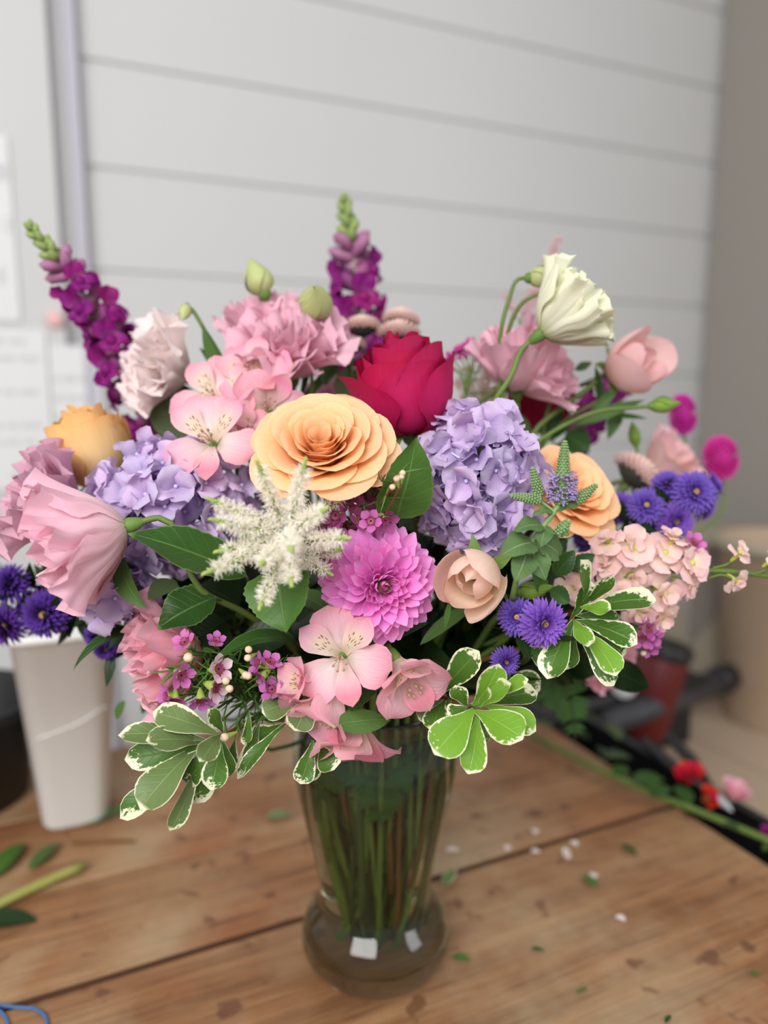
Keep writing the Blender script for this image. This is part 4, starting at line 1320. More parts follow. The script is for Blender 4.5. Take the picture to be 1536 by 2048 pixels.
nd = at(1045, 1115, -.145)
t = flower('mint', 'flowering mint sprig with green spikes in front of the right peach rose', 'mint', nd, cv(.2, .95, .2), [at(1040, 1185, -.115), at(995, 1290, -.06)], .0016, .0018, 'stem')
spray(t, [nd, at(1082, 1058, -.15), at(1112, 1018, -.15), at(1122, 1000, -.15)], 'mint_spike', .0014)
mint_spike(t, (1122, 1006, -.15), (1130, 878, -.15), 38, (.04, .42))
mint_spike(t, (1152, 1002, -.148), (1196, 968, -.148), 25)
mint_spike(t, (1078, 1000, -.148), (1018, 990, -.15), 24)
mint_spike(t, (1078, 988, -.146), (1064, 932, -.146), 24)
mint_spike(t, (1118, 1066, -.15), (1140, 1038, -.152), 28)
spray(t, [at(1108, 1022, -.15), at(1130, 1012, -.149), at(1152, 1002, -.148)], 'mint_spike', .0008)
spray(t, [at(1108, 1022, -.15), at(1092, 1010, -.148), at(1078, 1000, -.148)], 'mint_spike', .0008)
spray(t, [at(1100, 1030, -.15), at(1088, 1010, -.147), at(1078, 988, -.146)], 'mint_spike', .0008)
spray(t, [at(1082, 1058, -.15), at(1100, 1066, -.15), at(1118, 1066, -.15)], 'mint_spike', .0008)
for p0, p1, w_, fc in (((1085, 1052, -.15), (1028, 1062, -.16), 44, (-.1, .6, .8)), ((1066, 1085, -.15), (1000, 1112, -.165), 62, (-.2, .4, .9)), ((1070, 1078, -.15), (1120, 1112, -.14), 62, (.4, .2, .9)), ((1055, 1105, -.15), (1030, 1165, -.165), 58, (-.1, .1, 1)),
                       ((1060, 1098, -.15), (1090, 1160, -.155), 52, (.3, -.1, 1)), ((1108, 1020, -.15), (1162, 1012, -.15), 26, (.2, .7, .7)), ((1105, 1022, -.15), (1065, 1032, -.155), 22, (-.2, .6, .7)), ((1090, 1050, -.15), (1080, 1095, -.16), 40, (0, .2, 1)), ((1115, 1065, -.15), (1140, 1070, -.155), 20, (0, .3, 1))):
    px_leaf(t, p0, p1, w_, 'mint', 'ovate', fc, (10, -10, -45), .35, .05, .0009, .06, 15)

# ------------------------------------------------------------------ camellia / salal leaves
def branch(label, nd, name='camellia_branch', mat='stem_dark', f=(0, 1, 0), way=(), cat='foliage', group=None):
    return flower(name, label, cat, at(*nd), cv(*f), way, .0016, .002, mat, group)


def petiole(t, pts, r=.0009, mat='stem_dark'):
    obj('leaf_stalk', MB().tube(catmull([at(*p) for p in pts], 4), r, 5).build('stalk', MT[mat]), t, Matrix())


t = branch('dark glossy camellia branch at the left, its biggest leaf in front of the left hydrangea', (470, 1260, -.07), f=(-.3, .5, .4))
px_leaf(t, (492, 1152, -.13), (256, 1066, -.14), 116, 'camellia', 'ovate', (-.05, .75, .65), (4, -4, -14), .15, .16, .001, .05, 23, nu=7)
petiole(t, [(492, 1152, -.13), (505, 1190, -.11), (470, 1260, -.07)])
px_leaf(t, (430, 1195, -.12), (315, 1258, -.135), 112, 'camellia', 'ovate', (-.2, .6, .7), (4, -2, -20), .1, .2, .001, .05, 23, nu=7)
petiole(t, [(430, 1195, -.12), (460, 1215, -.1), (470, 1260, -.07)])
px_leaf(t, (245, 1120, -.105), (292, 1216, -.125), 56, 'lily', 'ovate', (-.4, .0, .9), (10, -8, -50), .5, .1, 0, 0, 11)
petiole(t, [(245, 1120, -.105), (300, 1160, -.07), (470, 1260, -.07)])
px_leaf(t, (470, 1090, -.095), (565, 1082, -.1), 62, 'salal', 'ovate', (.1, .6, .7), (4, 0, -10), .1, .15, 0, .04, 15)
px_leaf(t, (350, 1160, -.10), (296, 1200, -.12), 50, 'olive', 'ovate', (-.2, .3, .9), (4, 0, -10), .1, .15, 0, 0, 9)
px_leaf(t, (450, 1240, -.085), (380, 1290, -.10), 110, 'deep', 'ovate', (-.1, .5, .8), (4, 0, -10), .1, .15, 0, 0, 11)
px_leaf(t, (480, 1210, -.085), (400, 1170, -.10), 100, 'deep', 'ovate', (-.1, .5, .8), (4, 0, -10), .1, .15, 0, 0, 11)
t = branch('heart shaped green leaf hanging below the white astilbe, on its branch', (590, 1200, -.08), f=(.2, .4, .4))
px_leaf(t, (555, 1140, -.145), (573, 1266, -.165), 140, 'salal', 'heart', (-.1, .25, .95), (8, -4, -22), .12, .12, .0012, .05, 23, nu=7, twist=-.25)
petiole(t, [(555, 1140, -.145), (585, 1140, -.12), (590, 1200, -.08)])
px_leaf(t, (600, 1190, -.1), (660, 1225, -.12), 54, 'lily', 'strap', (.1, .6, .6), (4, 0, -20), .1, .15, 0, 0, 9)
px_leaf(t, (610, 1300, -.11), (422, 1330, -.15), 54, 'camellia', 'lance', (-.1, .8, .5), (38, 0, -50), .2, .15, 0, 0, 17)
px_leaf(t, (480, 1285, -.1), (590, 1275, -.1), 70, 'deep', 'lance', (0, .5, .8), (10, 0, -20), .2, .15, 0, 0, 11)
t = branch('single broad green leaf between the open peach rose and the right hydrangea', (800, 1060, -.08), f=(0, .6, .5))
px_leaf(t, (792, 1036, -.12), (832, 874, -.135), 116, 'salal', 'heart', (.3, .15, .95), (10, 0, -16), .25, .12, .001, .05, 23, nu=7, side=.0)
petiole(t, [(792, 1036, -.12), (798, 1060, -.1), (800, 1060, -.08)])
t = branch('olive green rounded leaf behind the alstroemeria at the back left', (380, 900, .0), f=(-.2, .9, 0))
px_leaf(t, (372, 880, .0), (328, 790, .0), 92, 'olive', 'round', (0, .1, 1), (4, 0, -10), .15, .1, 0, 0, 11)
px_leaf(t, (400, 850, .0), (340, 760, .02), 60, 'olive', 'ovate', (.3, .1, 1), (4, 0, -10), .15, .1, 0, 0, 11)
t = branch('long pointed green leaves between the pale and the ruffled pink lisianthus', (480, 830, .0), 'alstroemeria_foliage', 'stem', (-.2, .9, 0))
px_leaf(t, (462, 772, .0), (404, 646, -.005), 44, 'lily', 'lance', (-.6, .2, .8), (4, 0, -6), .2, .2, 0, 0, 13)
px_leaf(t, (500, 812, -.02), (446, 744, -.02), 44, 'lily', 'lance', (.4, .3, .9), (14, 0, -20), .3, .2, 0, 0, 13)
px_leaf(t, (450, 745, .01), (398, 694, .0), 18, 'lily', 'lance', (-.4, .2, .9), (4, 0, -6), .2, .2, 0, 0, 9)
px_leaf(t, (520, 900, -.05), (478, 868, -.06), 44, 'salal', 'ovate', (-.2, .3, .9), (4, 0, -6), .2, .2, 0, 0, 9)
t = branch('dark narrow leaves hanging between the ruffled pink lisianthus and the magenta rose', (660, 820, .01), 'lisianthus_foliage', 'stem', (0, 1, 0))
px_leaf(t, (650, 770, .0), (664, 660, .005), 46, 'camellia', 'lance', (.3, .0, .9), (4, 0, -6), .3, .1, 0, 0, 13)
px_leaf(t, (690, 800, .01), (700, 730, .02), 56, 'olive', 'ovate', (.2, .0, .9), (4, 0, -6), .2, .1, 0, 0, 11)
px_leaf(t, (605, 800, -.01), (676, 706, .01), 20, 'lily', 'strap', (0, .3, .9), (-24, 0, 24), .2, .1, 0, 0, 13)
px_leaf(t, (720, 790, .01), (716, 832, .0), 26, 'camellia', 'lance', (.2, .0, .9), (4, 0, -6), .2, .1, 0, 0, 9)
px_leaf(t, (620, 720, .01), (600, 800, .0), 14, 'camellia', 'lance', (.2, .0, .9), (4, 0, -6), .2, .1, 0, 0, 9)
t = branch('narrow green leaves at the left, hanging below the hydrangea over the white bucket', (300, 1290, -.05), 'aster_foliage', 'stem_dark', (-.6, .4, .2))
px_leaf(t, (312, 1262, -.08), (146, 1342, -.11), 42, 'camellia', 'lance', (-.2, .85, .5), (34, 0, -50), .2, .2, 0, 0, 17)
px_leaf(t, (290, 1250, -.07), (215, 1300, -.08), 40, 'deep', 'lance', (-.2, .6, .5), (10, 0, -20), .2, .2, 0, 0, 11)
px_leaf(t, (250, 1402, -.03), (232, 1440, -.03), 22, 'lily', 'lance', (-.2, .3, .8), (10, 0, -20), .2, .2, 0, 0, 9)
px_leaf(t, (300, 1398, -.03), (284, 1428, -.03), 20, 'camellia', 'lance', (-.2, .3, .8), (10, 0, -20), .2, .2, 0, 0, 9)
t = branch('long strap leaves curving over the vase rim beneath the alstroemeria', (720, 1400, -.08), 'alstroemeria_foliage', 'stem', (0, .3, .7))
px_leaf(t, (662, 1452, -.16), (782, 1440, -.135), 54, 'lily', 'lance', (0, .55, .8), (10, -4, -20), -.2, .08, 0, 0, 15)
px_leaf(t, (700, 1438, -.13), (536, 1446, -.15), 36, 'lily', 'lance', (.0, -.2, 1), (-36, 0, 40), .2, .1, 0, 0, 17)
px_leaf(t, (765, 1330, -.12), (690, 1430, -.15), 40, 'camellia', 'lance', (.3, .2, .9), (14, 0, -24), .25, .1, 0, 0, 13)
px_leaf(t, (850, 1240, -.1), (745, 1300, -.13), 34, 'camellia', 'strap', (.0, .6, .7), (10, 0, -20), .2, .1, 0, 0, 13)
px_leaf(t, (930, 1220, -.1), (840, 1290, -.11), 30, 'lily', 'strap', (.0, .6, .7), (10, 0, -20), .2, .1, 0, 0, 13)
px_leaf(t, (900, 1200, -.13), (888, 1260, -.13), 12, 'salal', 'lance', (.0, .2, .9), (10, 0, -20), .2, .1, 0, 0, 9)
t = branch('dark scalloped leaves at the right between the stock and the mint', (1110, 1200, -.06), 'stock_foliage', 'stem', (.5, .5, .3))
for p0, p1, w_, m_ in (((1110, 1150, -.1), (1150, 1100, -.1), 40, 'camellia'), ((1140, 1140, -.09), (1190, 1108, -.09), 36, 'camellia'), ((1100, 1180, -.12), (1140, 1205, -.12), 40, 'camellia'), ((1090, 1190, -.13), (1062, 1140, -.14), 34, 'salal'),
                       ((1180, 1060, -.02), (1230, 1100, -.03), 50, 'deep'), ((1130, 1110, -.08), (1085, 1080, -.08), 60, 'deep'), ((1160, 1240, -.07), (1200, 1200, -.08), 60, 'deep')):
    px_leaf(t, p0, p1, w_, m_, 'ovate', (.1, .3, .9), (8, 0, -20), .2, .1, 0, .1, 15)
t = branch('thin green leaves and stems at the back right, under the rosy peach ranunculus', (1080, 900, .03), 'lisianthus_foliage', 'stem', (.3, .9, 0))
for p0, p1, w_ in (((1180, 830, .03), (1240, 770, .03), 22), ((1150, 850, .03), (1290, 800, .03), 26), ((1200, 810, .03), (1190, 730, .03), 18), ((1130, 870, .04), (1180, 900, .04), 60), ((1100, 900, .04), (1160, 930, .04), 70), ((1080, 870, .04), (1130, 820, .04), 24), ((1140, 850, .04), (1070, 890, .04), 22),
                   ((1210, 830, .03), (1296, 838, .03), 12), ((1240, 800, .04), (1215, 880, .04), 30), ((1150, 740, .04), (1185, 725, .04), 18), ((1020, 820, .04), (1060, 900, .04), 40)):
    px_leaf(t, p0, p1, w_, random.choice(['camellia', 'lily', 'camellia']), 'lance', (.1, .2, .9), (8, 0, -20), .3, .1, 0, 0, 9)
petiole(t, [(1080, 900, .03), (1130, 840, .03), (1200, 800, .03), (1240, 770, .03)], .0013, 'stem')
petiole(t, [(1080, 900, .03), (1100, 800, .03), (1112, 760, .03)], .0013, 'stem')

# ------------------------------------------------------------------ pittosporum
def pitt(label, nd, leaves, f=(0, .3, .7), way=()):
    t = flower('pittosporum', label, 'variegated foliage', at(*nd), cv(*f), way, .0014, .0018, 'stem_brown', None, .015)
    for (p0, p1, w_, mat, fc) in leaves:
        px_leaf(t, p0, p1, w_, mat, 'obov', fc, (12, 0, -22), random.uniform(.1, .35), .10, .0006, 0, 13, nu=7)
    return t


Yf = -.16
c = (430, 1468, -.15)
pitt('grey green variegated pittosporum sprig hanging lowest at the left', c, [
    ((440, 1470, -.15), (306, 1425, Yf), 62, 'pitt_grey', (-.1, .6, .8)), ((420, 1482, -.15), (236, 1470, -.165), 50, 'pitt_grey', (-.2, .7, .7)), ((405, 1486, -.15), (292, 1482, -.175), 56, 'pitt_grey', (0, .6, .8)),
    ((420, 1490, -.15), (250, 1520, -.16), 58, 'pitt_green', (0, .3, .9)), ((400, 1490, -.15), (280, 1618, -.18), 82, 'pitt_grey', (-.2, .4, .9)), ((390, 1530, -.15), (240, 1636, -.165), 56, 'pitt_green', (-.2, .5, .8)),
    ((440, 1470, -.155), (400, 1524, -.185), 46, 'pitt_grey', (.1, .2, 1)), ((440, 1480, -.15), (420, 1580, -.17), 56, 'pitt_green', (.4, .1, .9)), ((430, 1490, -.145), (388, 1606, -.15), 56, 'pitt_green', (.4, -.1, .9)),
    ((400, 1520, -.15), (340, 1662, -.165), 40, 'pitt_grey', (.5, .1, .8)), ((445, 1465, -.15), (415, 1420, -.16), 34, 'pitt_green', (.4, .4, .8)), ((440, 1470, -.15), (450, 1560, -.15), 46, 'pitt_green', (.6, .1, .7)), ((440, 1480, -.15), (372, 1570, -.155), 50, 'pitt_green', (-.2, .2, .9))],
     way=[at(520, 1430, -.11)])
pitt('variegated pittosporum sprig between the waxflower and the drooping alstroemeria', (590, 1420, -.13), [
    ((600, 1400, -.14), (524, 1425, -.15), 58, 'pitt_grey', (-.2, .4, .9)), ((625, 1380, -.14), (590, 1462, -.15), 60, 'pitt_grey', (.2, .2, .9)), ((580, 1440, -.13), (474, 1558, -.15), 34, 'pitt_green', (-.3, .5, .7)),
    ((626, 1480, -.14), (600, 1568, -.15), 46, 'pitt_green', (.2, .1, .9)), ((640, 1490, -.14), (668, 1540, -.15), 54, 'pitt_green', (.1, .2, .9)), ((636, 1500, -.13), (622, 1562, -.135), 30, 'pitt_green', (.4, .0, .9)),
    ((520, 1440, -.13), (482, 1532, -.14), 34, 'pitt_green', (.5, .1, .8)), ((560, 1450, -.12), (505, 1485, -.13), 50, 'pitt_green', (-.1, .5, .8)), ((498, 1420, -.14), (488, 1490, -.145), 24, 'pitt_green', (.5, .1, .8)), ((470, 1480, -.13), (455, 1545, -.135), 40, 'pitt_green', (.3, .1, .9))])
pitt('bright lime variegated pittosporum sprig at the front right, over the vase rim', (945, 1420, -.14), [
    ((948, 1418, -.15), (868, 1508, -.175), 82, 'pitt_lime', (-.1, .3, .95)), ((955, 1430, -.15), (936, 1548, -.175), 62, 'pitt_lime', (.2, .1, .95)), ((950, 1420, -.145), (925, 1510, -.165), 50, 'pitt_lime', (0, .2, .9)),
    ((950, 1422, -.15), (1046, 1478, -.175), 78, 'pitt_lime', (.2, .35, .9)), ((970, 1410, -.145), (1072, 1462, -.155), 60, 'pitt_lime', (.4, .5, .8)), ((945, 1412, -.15), (998, 1328, -.16), 58, 'pitt_lime', (.3, .3, .9)),
    ((960, 1415, -.15), (1022, 1366, -.165), 44, 'pitt_lime', (0, .6, .8)), ((990, 1395, -.15), (1056, 1358, -.165), 34, 'pitt_lime', (.1, .6, .8)), ((935, 1412, -.145), (912, 1370, -.15), 40, 'pitt_green', (-.4, .2, .9)), ((935, 1415, -.145), (895, 1430, -.15), 36, 'pitt_green', (-.3, .4, .8)),
    ((948, 1416, -.15), (976, 1375, -.17), 22, 'pitt_lime', (.2, .4, .9)), ((945, 1420, -.14), (960, 1490, -.15), 50, 'pitt_green', (.1, .2, .9)), ((940, 1410, -.14), (1075, 1385, -.13), 50, 'pitt_green', (0, .5, .8))], way=[at(900, 1400, -.11)])
pitt('dark variegated pittosporum leaves behind the lime sprig', (890, 1390, -.11), [
    ((880, 1390, -.12), (958, 1302, -.13), 62, 'pitt_green', (-.3, .3, .9)), ((890, 1400, -.12), (838, 1440, -.13), 56, 'pitt_grey', (-.2, .3, .9)), ((890, 1400, -.12), (862, 1462, -.14), 52, 'pitt_green', (-.3, .2, .9)), ((890, 1390, -.12), (842, 1370, -.13), 40, 'pitt_green', (-.3, .6, .7)),
    ((1000, 1350, -.1), (1080, 1380, -.11), 60, 'pitt_green', (.2, .4, .8)), ((900, 1400, -.115), (875, 1450, -.12), 60, 'pitt_green', (-.1, .2, .9)), ((1040, 1290, -.11), (1100, 1330, -.11), 50, 'pitt_green', (.2, .4, .8))])
pitt('glossy variegated pittosporum sprig at the right, below the peach pink stock', (1145, 1238, -.13), [
    ((1160, 1222, -.13), (1312, 1200, -.15), 62, 'pitt_green', (0, .7, .7)), ((1150, 1240, -.13), (1275, 1288, -.15), 60, 'pitt_green', (.2, .5, .8)), ((1148, 1240, -.14), (1176, 1294, -.165), 42, 'pitt_lime', (0, .2, .95)),
    ((1165, 1260, -.14), (1232, 1352, -.165), 62, 'pitt_lime', (.3, .2, .9)), ((1150, 1260, -.14), (1226, 1372, -.15), 50, 'pitt_green', (.2, .2, .9)), ((1146, 1240, -.135), (1094, 1358, -.155), 62, 'pitt_green', (-.5, .1, .85)),
    ((1140, 1245, -.13), (1132, 1340, -.14), 44, 'pitt_green', (.3, .0, .9)), ((1160, 1210, -.13), (1226, 1148, -.15), 34, 'pitt_green', (.3, .4, .8)), ((1160, 1215, -.135), (1160, 1120, -.155), 50, 'pitt_green', (.6, .1, .75)), ((1160, 1215, -.14), (1222, 1220, -.155), 38, 'pitt_lime', (0, .5, .8)),
    ((1190, 1270, -.12), (1250, 1310, -.13), 56, 'pitt_green', (.1, .3, .9)), ((1140, 1240, -.13), (1180, 1160, -.14), 40, 'pitt_green', (.3, .3, .9)), ((1130, 1250, -.12), (1080, 1290, -.13), 54, 'pitt_green', (-.1, .4, .9)), ((1150, 1230, -.125), (1240, 1250, -.13), 50, 'pitt_green', (0, .5, .8))], way=[at(1060, 1290, -.09)])

# ------------------------------------------------------------------ filler foliage deep inside the bouquet
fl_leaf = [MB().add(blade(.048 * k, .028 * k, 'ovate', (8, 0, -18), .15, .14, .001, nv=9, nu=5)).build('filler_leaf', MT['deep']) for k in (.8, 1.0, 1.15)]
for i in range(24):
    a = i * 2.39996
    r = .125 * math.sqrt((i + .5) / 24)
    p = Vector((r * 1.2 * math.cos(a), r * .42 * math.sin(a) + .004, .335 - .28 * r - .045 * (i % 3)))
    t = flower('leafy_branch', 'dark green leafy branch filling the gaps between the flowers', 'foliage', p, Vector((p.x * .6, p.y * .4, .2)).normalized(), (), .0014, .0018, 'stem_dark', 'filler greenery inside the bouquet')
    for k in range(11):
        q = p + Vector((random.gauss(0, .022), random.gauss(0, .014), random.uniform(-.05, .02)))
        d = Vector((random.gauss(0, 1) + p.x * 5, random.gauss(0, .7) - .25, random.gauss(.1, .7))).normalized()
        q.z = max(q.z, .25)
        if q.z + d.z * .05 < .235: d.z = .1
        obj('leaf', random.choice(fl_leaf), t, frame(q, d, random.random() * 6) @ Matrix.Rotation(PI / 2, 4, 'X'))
# leafy sprigs pushed down into the neck of the vase
for i in range(5):
    a = i * 2 * PI / 5 - 1.2
    p = Vector((.030 * math.cos(a), .030 * math.sin(a), .204))
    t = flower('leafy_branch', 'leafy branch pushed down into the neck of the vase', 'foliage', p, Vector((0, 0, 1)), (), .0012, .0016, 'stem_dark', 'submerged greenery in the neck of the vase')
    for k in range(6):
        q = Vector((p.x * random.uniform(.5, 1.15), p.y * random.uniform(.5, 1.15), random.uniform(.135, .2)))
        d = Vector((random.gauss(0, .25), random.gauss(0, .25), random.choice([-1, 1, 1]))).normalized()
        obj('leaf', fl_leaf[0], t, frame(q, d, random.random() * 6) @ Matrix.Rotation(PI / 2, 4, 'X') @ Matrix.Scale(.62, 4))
# collar of greenery round the rim
for i in range(9):
    a = i * 2 * PI / 9 + .3
    p = Vector((.085 * math.cos(a), .06 * math.sin(a), .245))
    t = flower('leafy_branch', 'short leafy sprig tucked under the flowers above the vase rim', 'foliage', p, Vector((math.cos(a), math.sin(a), .4)).normalized(), (), .0012, .0016, 'stem_dark', 'greenery collar above the rim')
    for k in range(7):
        q = p + Vector((random.gauss(0, .018), random.gauss(0, .014), random.uniform(-.012, .03)))
        d = Vector((math.cos(a) + random.gauss(0, .6), math.sin(a) + random.gauss(0, .6), abs(random.gauss(.1, .5)) - .1)).normalized()
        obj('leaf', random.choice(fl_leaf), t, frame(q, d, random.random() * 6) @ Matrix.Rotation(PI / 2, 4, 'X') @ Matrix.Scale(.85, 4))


# fern fronds at the rim and inside the neck
def fern(label, pts, w_, n_=11):
    P = [Vector(p) if isinstance(p, Vector) else at(*p) for p in pts]
    t = thing('fern_frond', label, 'fern', P[0])
    c = catmull(P, 8)
    obj('stem', MB().tube(c, np.linspace(.0012, .0004, len(c)), 6).build('rachis', MT['stem_dark']), t, Matrix())
    for i in range(n_):
        s = .12 + .86 * i / n_
        k = s * (len(c) - 1); j = int(k)
        p = Vector(c[j]); y = (Vector(c[min(j + 1, len(c) - 1)]) - Vector(c[max(0, j - 1)])).normalized()
        L_ = w_ * (1.05 - .85 * s)
        for sd in (-1, 1):
            z = cv(0, .2, 1); z = (z - y * z.dot(y)).normalized()
            x = y.cross(z) * sd
            d = (x + y * .5).normalized()
            mb = MB()
            xx = d.cross(z)
            for q in range(5):
                for s2 in (-1, 1):
                    o_ = Matrix.Translation((0, L_ * (.1 + .16 * q), 0)) @ Matrix.Rotation(-s2 * .95, 4, 'Z')
                    mb.add(blade(L_ * .34 * (1 - .12 * q), L_ * .16, 'ovate', (4, 0, -10), .1, nv=4, nu=3), o_)
            mb.add(blade(L_ * .4, L_ * .16, 'ovate', (4, 0, -10), .1, nv=4, nu=3), Matrix.Translation((0, L_ * .72, 0)))
            mb.tube([(0, 0, 0), (0, L_ * .5, 0), (0, L_ * .9, 0)], .0003, 3)
            M = Matrix((xx, d, z)).transposed().to_4x4(); M.translation = p
            obj('leaflet', mb.build('fern_leaflet', MT['fern']), t, M)
    return t


fern('dark fern frond inside the neck of the vase, pointing right', [Vector((-.012, -.030, .158)), Vector((.008, -.043, .176)), Vector((.030, -.040, .186))], .030)
fern('dark fern frond hanging inside the vase behind the glass, pointing down', [Vector((-.005, -.020, .200)), Vector((.0, -.040, .172)), Vector((.004, -.042, .138))], .030)
fern('fern frond at the left inside the neck of the vase', [Vector((-.008, -.02, .196)), Vector((-.028, -.034, .176)), Vector((-.036, -.032, .150))], .026)
fern('fern frond hanging behind the bouquet at the lower right', [(1090, 1330, .03), (1140, 1400, .03), (1150, 1480, .03)], .026)

# ------------------------------------------------------------------ containers behind
def rrect_loft(levels, n=48, e=5.0):
    P = np.zeros((len(levels), n, 3)); UV = np.zeros((len(levels), n, 2))
    th = np.arange(n) * 2 * PI / n
    for j, (hx, hy, z) in enumerate(levels):
        c, s_ = np.cos(th), np.sin(th)
        P[j, :, 0] = hx * np.sign(c) * np.abs(c) ** (2 / e); P[j, :, 1] = hy * np.sign(s_) * np.abs(s_) ** (2 / e); P[j, :, 2] = z
    return P, UV


mb = MB()
P, UV = rrect_loft([(.002, .002, 0), (.029, .050, 0), (.033, .054, .006), (.050, .072, .205), (.056, .078, .206), (.056, .078, .214), (.048, .070, .214), (.031, .052, .012), (.002, .002, .010)])
mb.grid(P, UV, 0, True)
M = Matrix.Rotation(math.radians(22), 4, 'Z'); M.translation = (-.327, .222, 0)
bk = thing('flower_bucket', 'tall white tapered flower bucket on the table at the left', 'bucket', (-.327, .222, 0))
obj('body', mb.build('white_bucket', MT['white_plastic']), bk, M)
mb = MB()
for (x0, x1, z) in ((-.03, .05, .118), ):
    mb.tube([(x0, -.0625, z - .012), (.01, -.064, z), (.036, -.065, z + .014)], .0007, 6)
obj('moulded_line', mb.build('line', MT['white_plastic']), bk, M)
bp = thing('flower_bucket', 'black bucket at the left edge of the table', 'bucket', (-.462, .235, 0))
obj('body', MB().lathe([(.001, 0), (.068, 0), (.072, .004), (.084, .104), (.089, .105), (.090, .112), (.086, .114), (.081, .110), (.069, .008), (.001, .006)], 48).build('black_bucket', MT['black_plastic']), bp, Matrix.Translation((-.462, .235, 0)))
obj('rim', MB().lathe([(.0885, .100), (.0925, .101), (.0925, .113), (.088, .1135)], 48).build('rim', MT['black_plastic']), bp, Matrix.Translation((-.462, .235, 0)))

# papers and magnet on the left wall
def on_wall(px, py, off=.006, left=True):
    d = RIGHT * ((px - 768) / F) + UP * ((1024 - py) / F) + FWD
    n_ = -BX
    p0 = W0 + n_ * (.003 + off) if left else W0 - n_ * 0 + n_ * (off - .006)
    return CAM + d * ((p0 - CAM).dot(n_) / d.dot(n_))


def wall_sheet(label, x0, y0, x1, y1, rows, seed):
    r = random.Random(seed)
    a = on_wall(x0, y0); wdt = (on_wall(x1, y0) - a).dot(AX); h = a.z - on_wall(x0, y1).z
    M = ROT.copy(); M.translation = a
    t = thing('paper_sheet', label, 'paper', a)
    obj('sheet', MB().box((wdt / 2, .002, -h / 2), (wdt, .001, h)).build('sheet', MT['paper'], False), t, M)
    mb = MB()
    for k in range(rows):
        z = -h * (k + .7) / (rows + .6)
        x = wdt * .05
        while x < wdt * .9:
            l = r.uniform(.1, .3) * wdt
            if r.random() < .7: mb.box((x + l / 2, .001, z), (min(l, wdt * .95 - x), .0006, h * .26 / rows))
            x += l + wdt * .06
    o = obj('print_rows', mb.build('print', MT['ink'], False), t, M); o['kind'] = 'stuff'


wall_sheet('white printed sheet on the left wall, nearest the left edge', -60, 655, 90, 985, 9, 3)
wall_sheet('white printed sheet on the left wall behind the apricot rose bud', 96, 690, 200, 985, 7, 5)
wall_sheet('narrow cream card on the left wall at the picture edge, above the printed sheets', -60, 262, 14, 640, 3, 8)
a = on_wall(110, 638)
M = ROT.copy() @ Matrix.Rotation(PI / 2, 4, 'X'); M.translation = a
tag(obj('wall_magnet', MB().lathe([(.0005, .006), (.012, .0055), (.0145, .003), (.0145, -.003), (.0005, -.003)], 24).build('magnet', MT['pinkdot']), None, M), 'round pale pink magnet on the left wall', 'magnet')

# ------------------------------------------------------------------ right side clutter
zb = -.16
BR = ROT.copy()
bc = Vector((.85, .62, 0))
bench = thing('side_bench', 'low tan wooden bench beyond the right end of the table', 'bench', (bc.x, bc.y, -.91))
for k in range(5):
    M = ROT.copy(); M.translation = Tend + AX * (.05 + .09 + .185 * k) + BX * (-.08) + Vector((0, 0, zb - .015))
    obj('board', MB().box((0, 0, 0), (.181, 1.3, .03)).build('bench_board', MT['tan_wood'], False), bench, M)
for sx in (.1, .85):
    for sy in (-.6, .45):
        M = ROT.copy(); M.translation = Tend + AX * sx + BX * sy + Vector((0, 0, 0))
        obj('leg', MB().box((0, 0, (zb - .03 - .91) / 2), (.05, .05, .91 + zb - .03)).build('bench_leg', MT['tan_wood'], False), bench, M)


def tray(label, off_a, off_b, sa, sb, z0, h, mat, name='plastic_tray', lip=.012):
    M = ROT.copy(); M.translation = Tend + AX * (off_a + sa / 2) + BX * off_b + Vector((0, 0, z0))
    t = thing(name, label, 'tray', M.translation)
    mb = MB()
    mb.box((0, 0, .002), (sa, sb, .004))
    for s in (-1, 1):
        mb.box((s * (sa / 2 - .003), 0, h / 2), (.006, sb, h)); mb.box((0, s * (sb / 2 - .003), h / 2), (sa - .012, .006, h))
    obj('body', mb.build('tray', MT[mat], False), t, M)
    mb = MB()
    for s in (-1, 1):
        mb.box((s * (sa / 2 + lip / 2 - .006), 0, h), (lip, sb + lip, .008)); mb.box((0, s * (sb / 2 + lip / 2 - .006), h), (sa - .012, lip, .008))
    obj('rim', mb.build('tray_rim', MT[mat], False), t, M)
    return M


tray('long black plastic tray along the right end of the table', .012, -.13, .10, .52, zb, .125, 'black_plastic')
tray('black plastic crate standing farther back at the right', .10, .30, .30, .22, zb, .11, 'black_plastic', 'plastic_crate', .03)


def rod(name, label, cat, p0, p1, r, mat):
    c = at(*p0).lerp(at(*p1), .5)
    t = thing(name, label, cat, c)
    a, b2 = at(*p0), at(*p1)
    return t, a, b2


# dark grey roller handle, red can, white lid, khaki board, tan bucket
a, b2 = at(1210, 1450, .56), at(1480, 1345, .80)
t = thing('tool_handle', 'thick dark grey tool handle lying diagonally at the right', 'tool', a.lerp(b2, .5))
obj('grip', MB().tube([a, a.lerp(b2, .4), a.lerp(b2, .8)], [.018, .022, .022], 12).build('grip', MT['grey_plastic']), t)
obj('end_cap', MB().tube([a.lerp(b2, .8), a.lerp(b2, .82), b2], [.025, .027, .020], 12).build('cap', MT['black_plastic']), t)
p = at(1305, 1340, .66)
M = Matrix.Translation((p.x, p.y, p.z - .05)) @ Matrix.Rotation(math.radians(14), 4, 'Y')
t = thing('canister', 'dark red canister behind the glossy leaves at the right', 'canister', (p.x, p.y, p.z - .05))
obj('body', MB().lathe([(.001, -.06), (.038, -.06), (.040, -.055), (.040, .085), (.036, .092), (.001, .092)], 28).build('can', MT['red_plastic']), t, M)
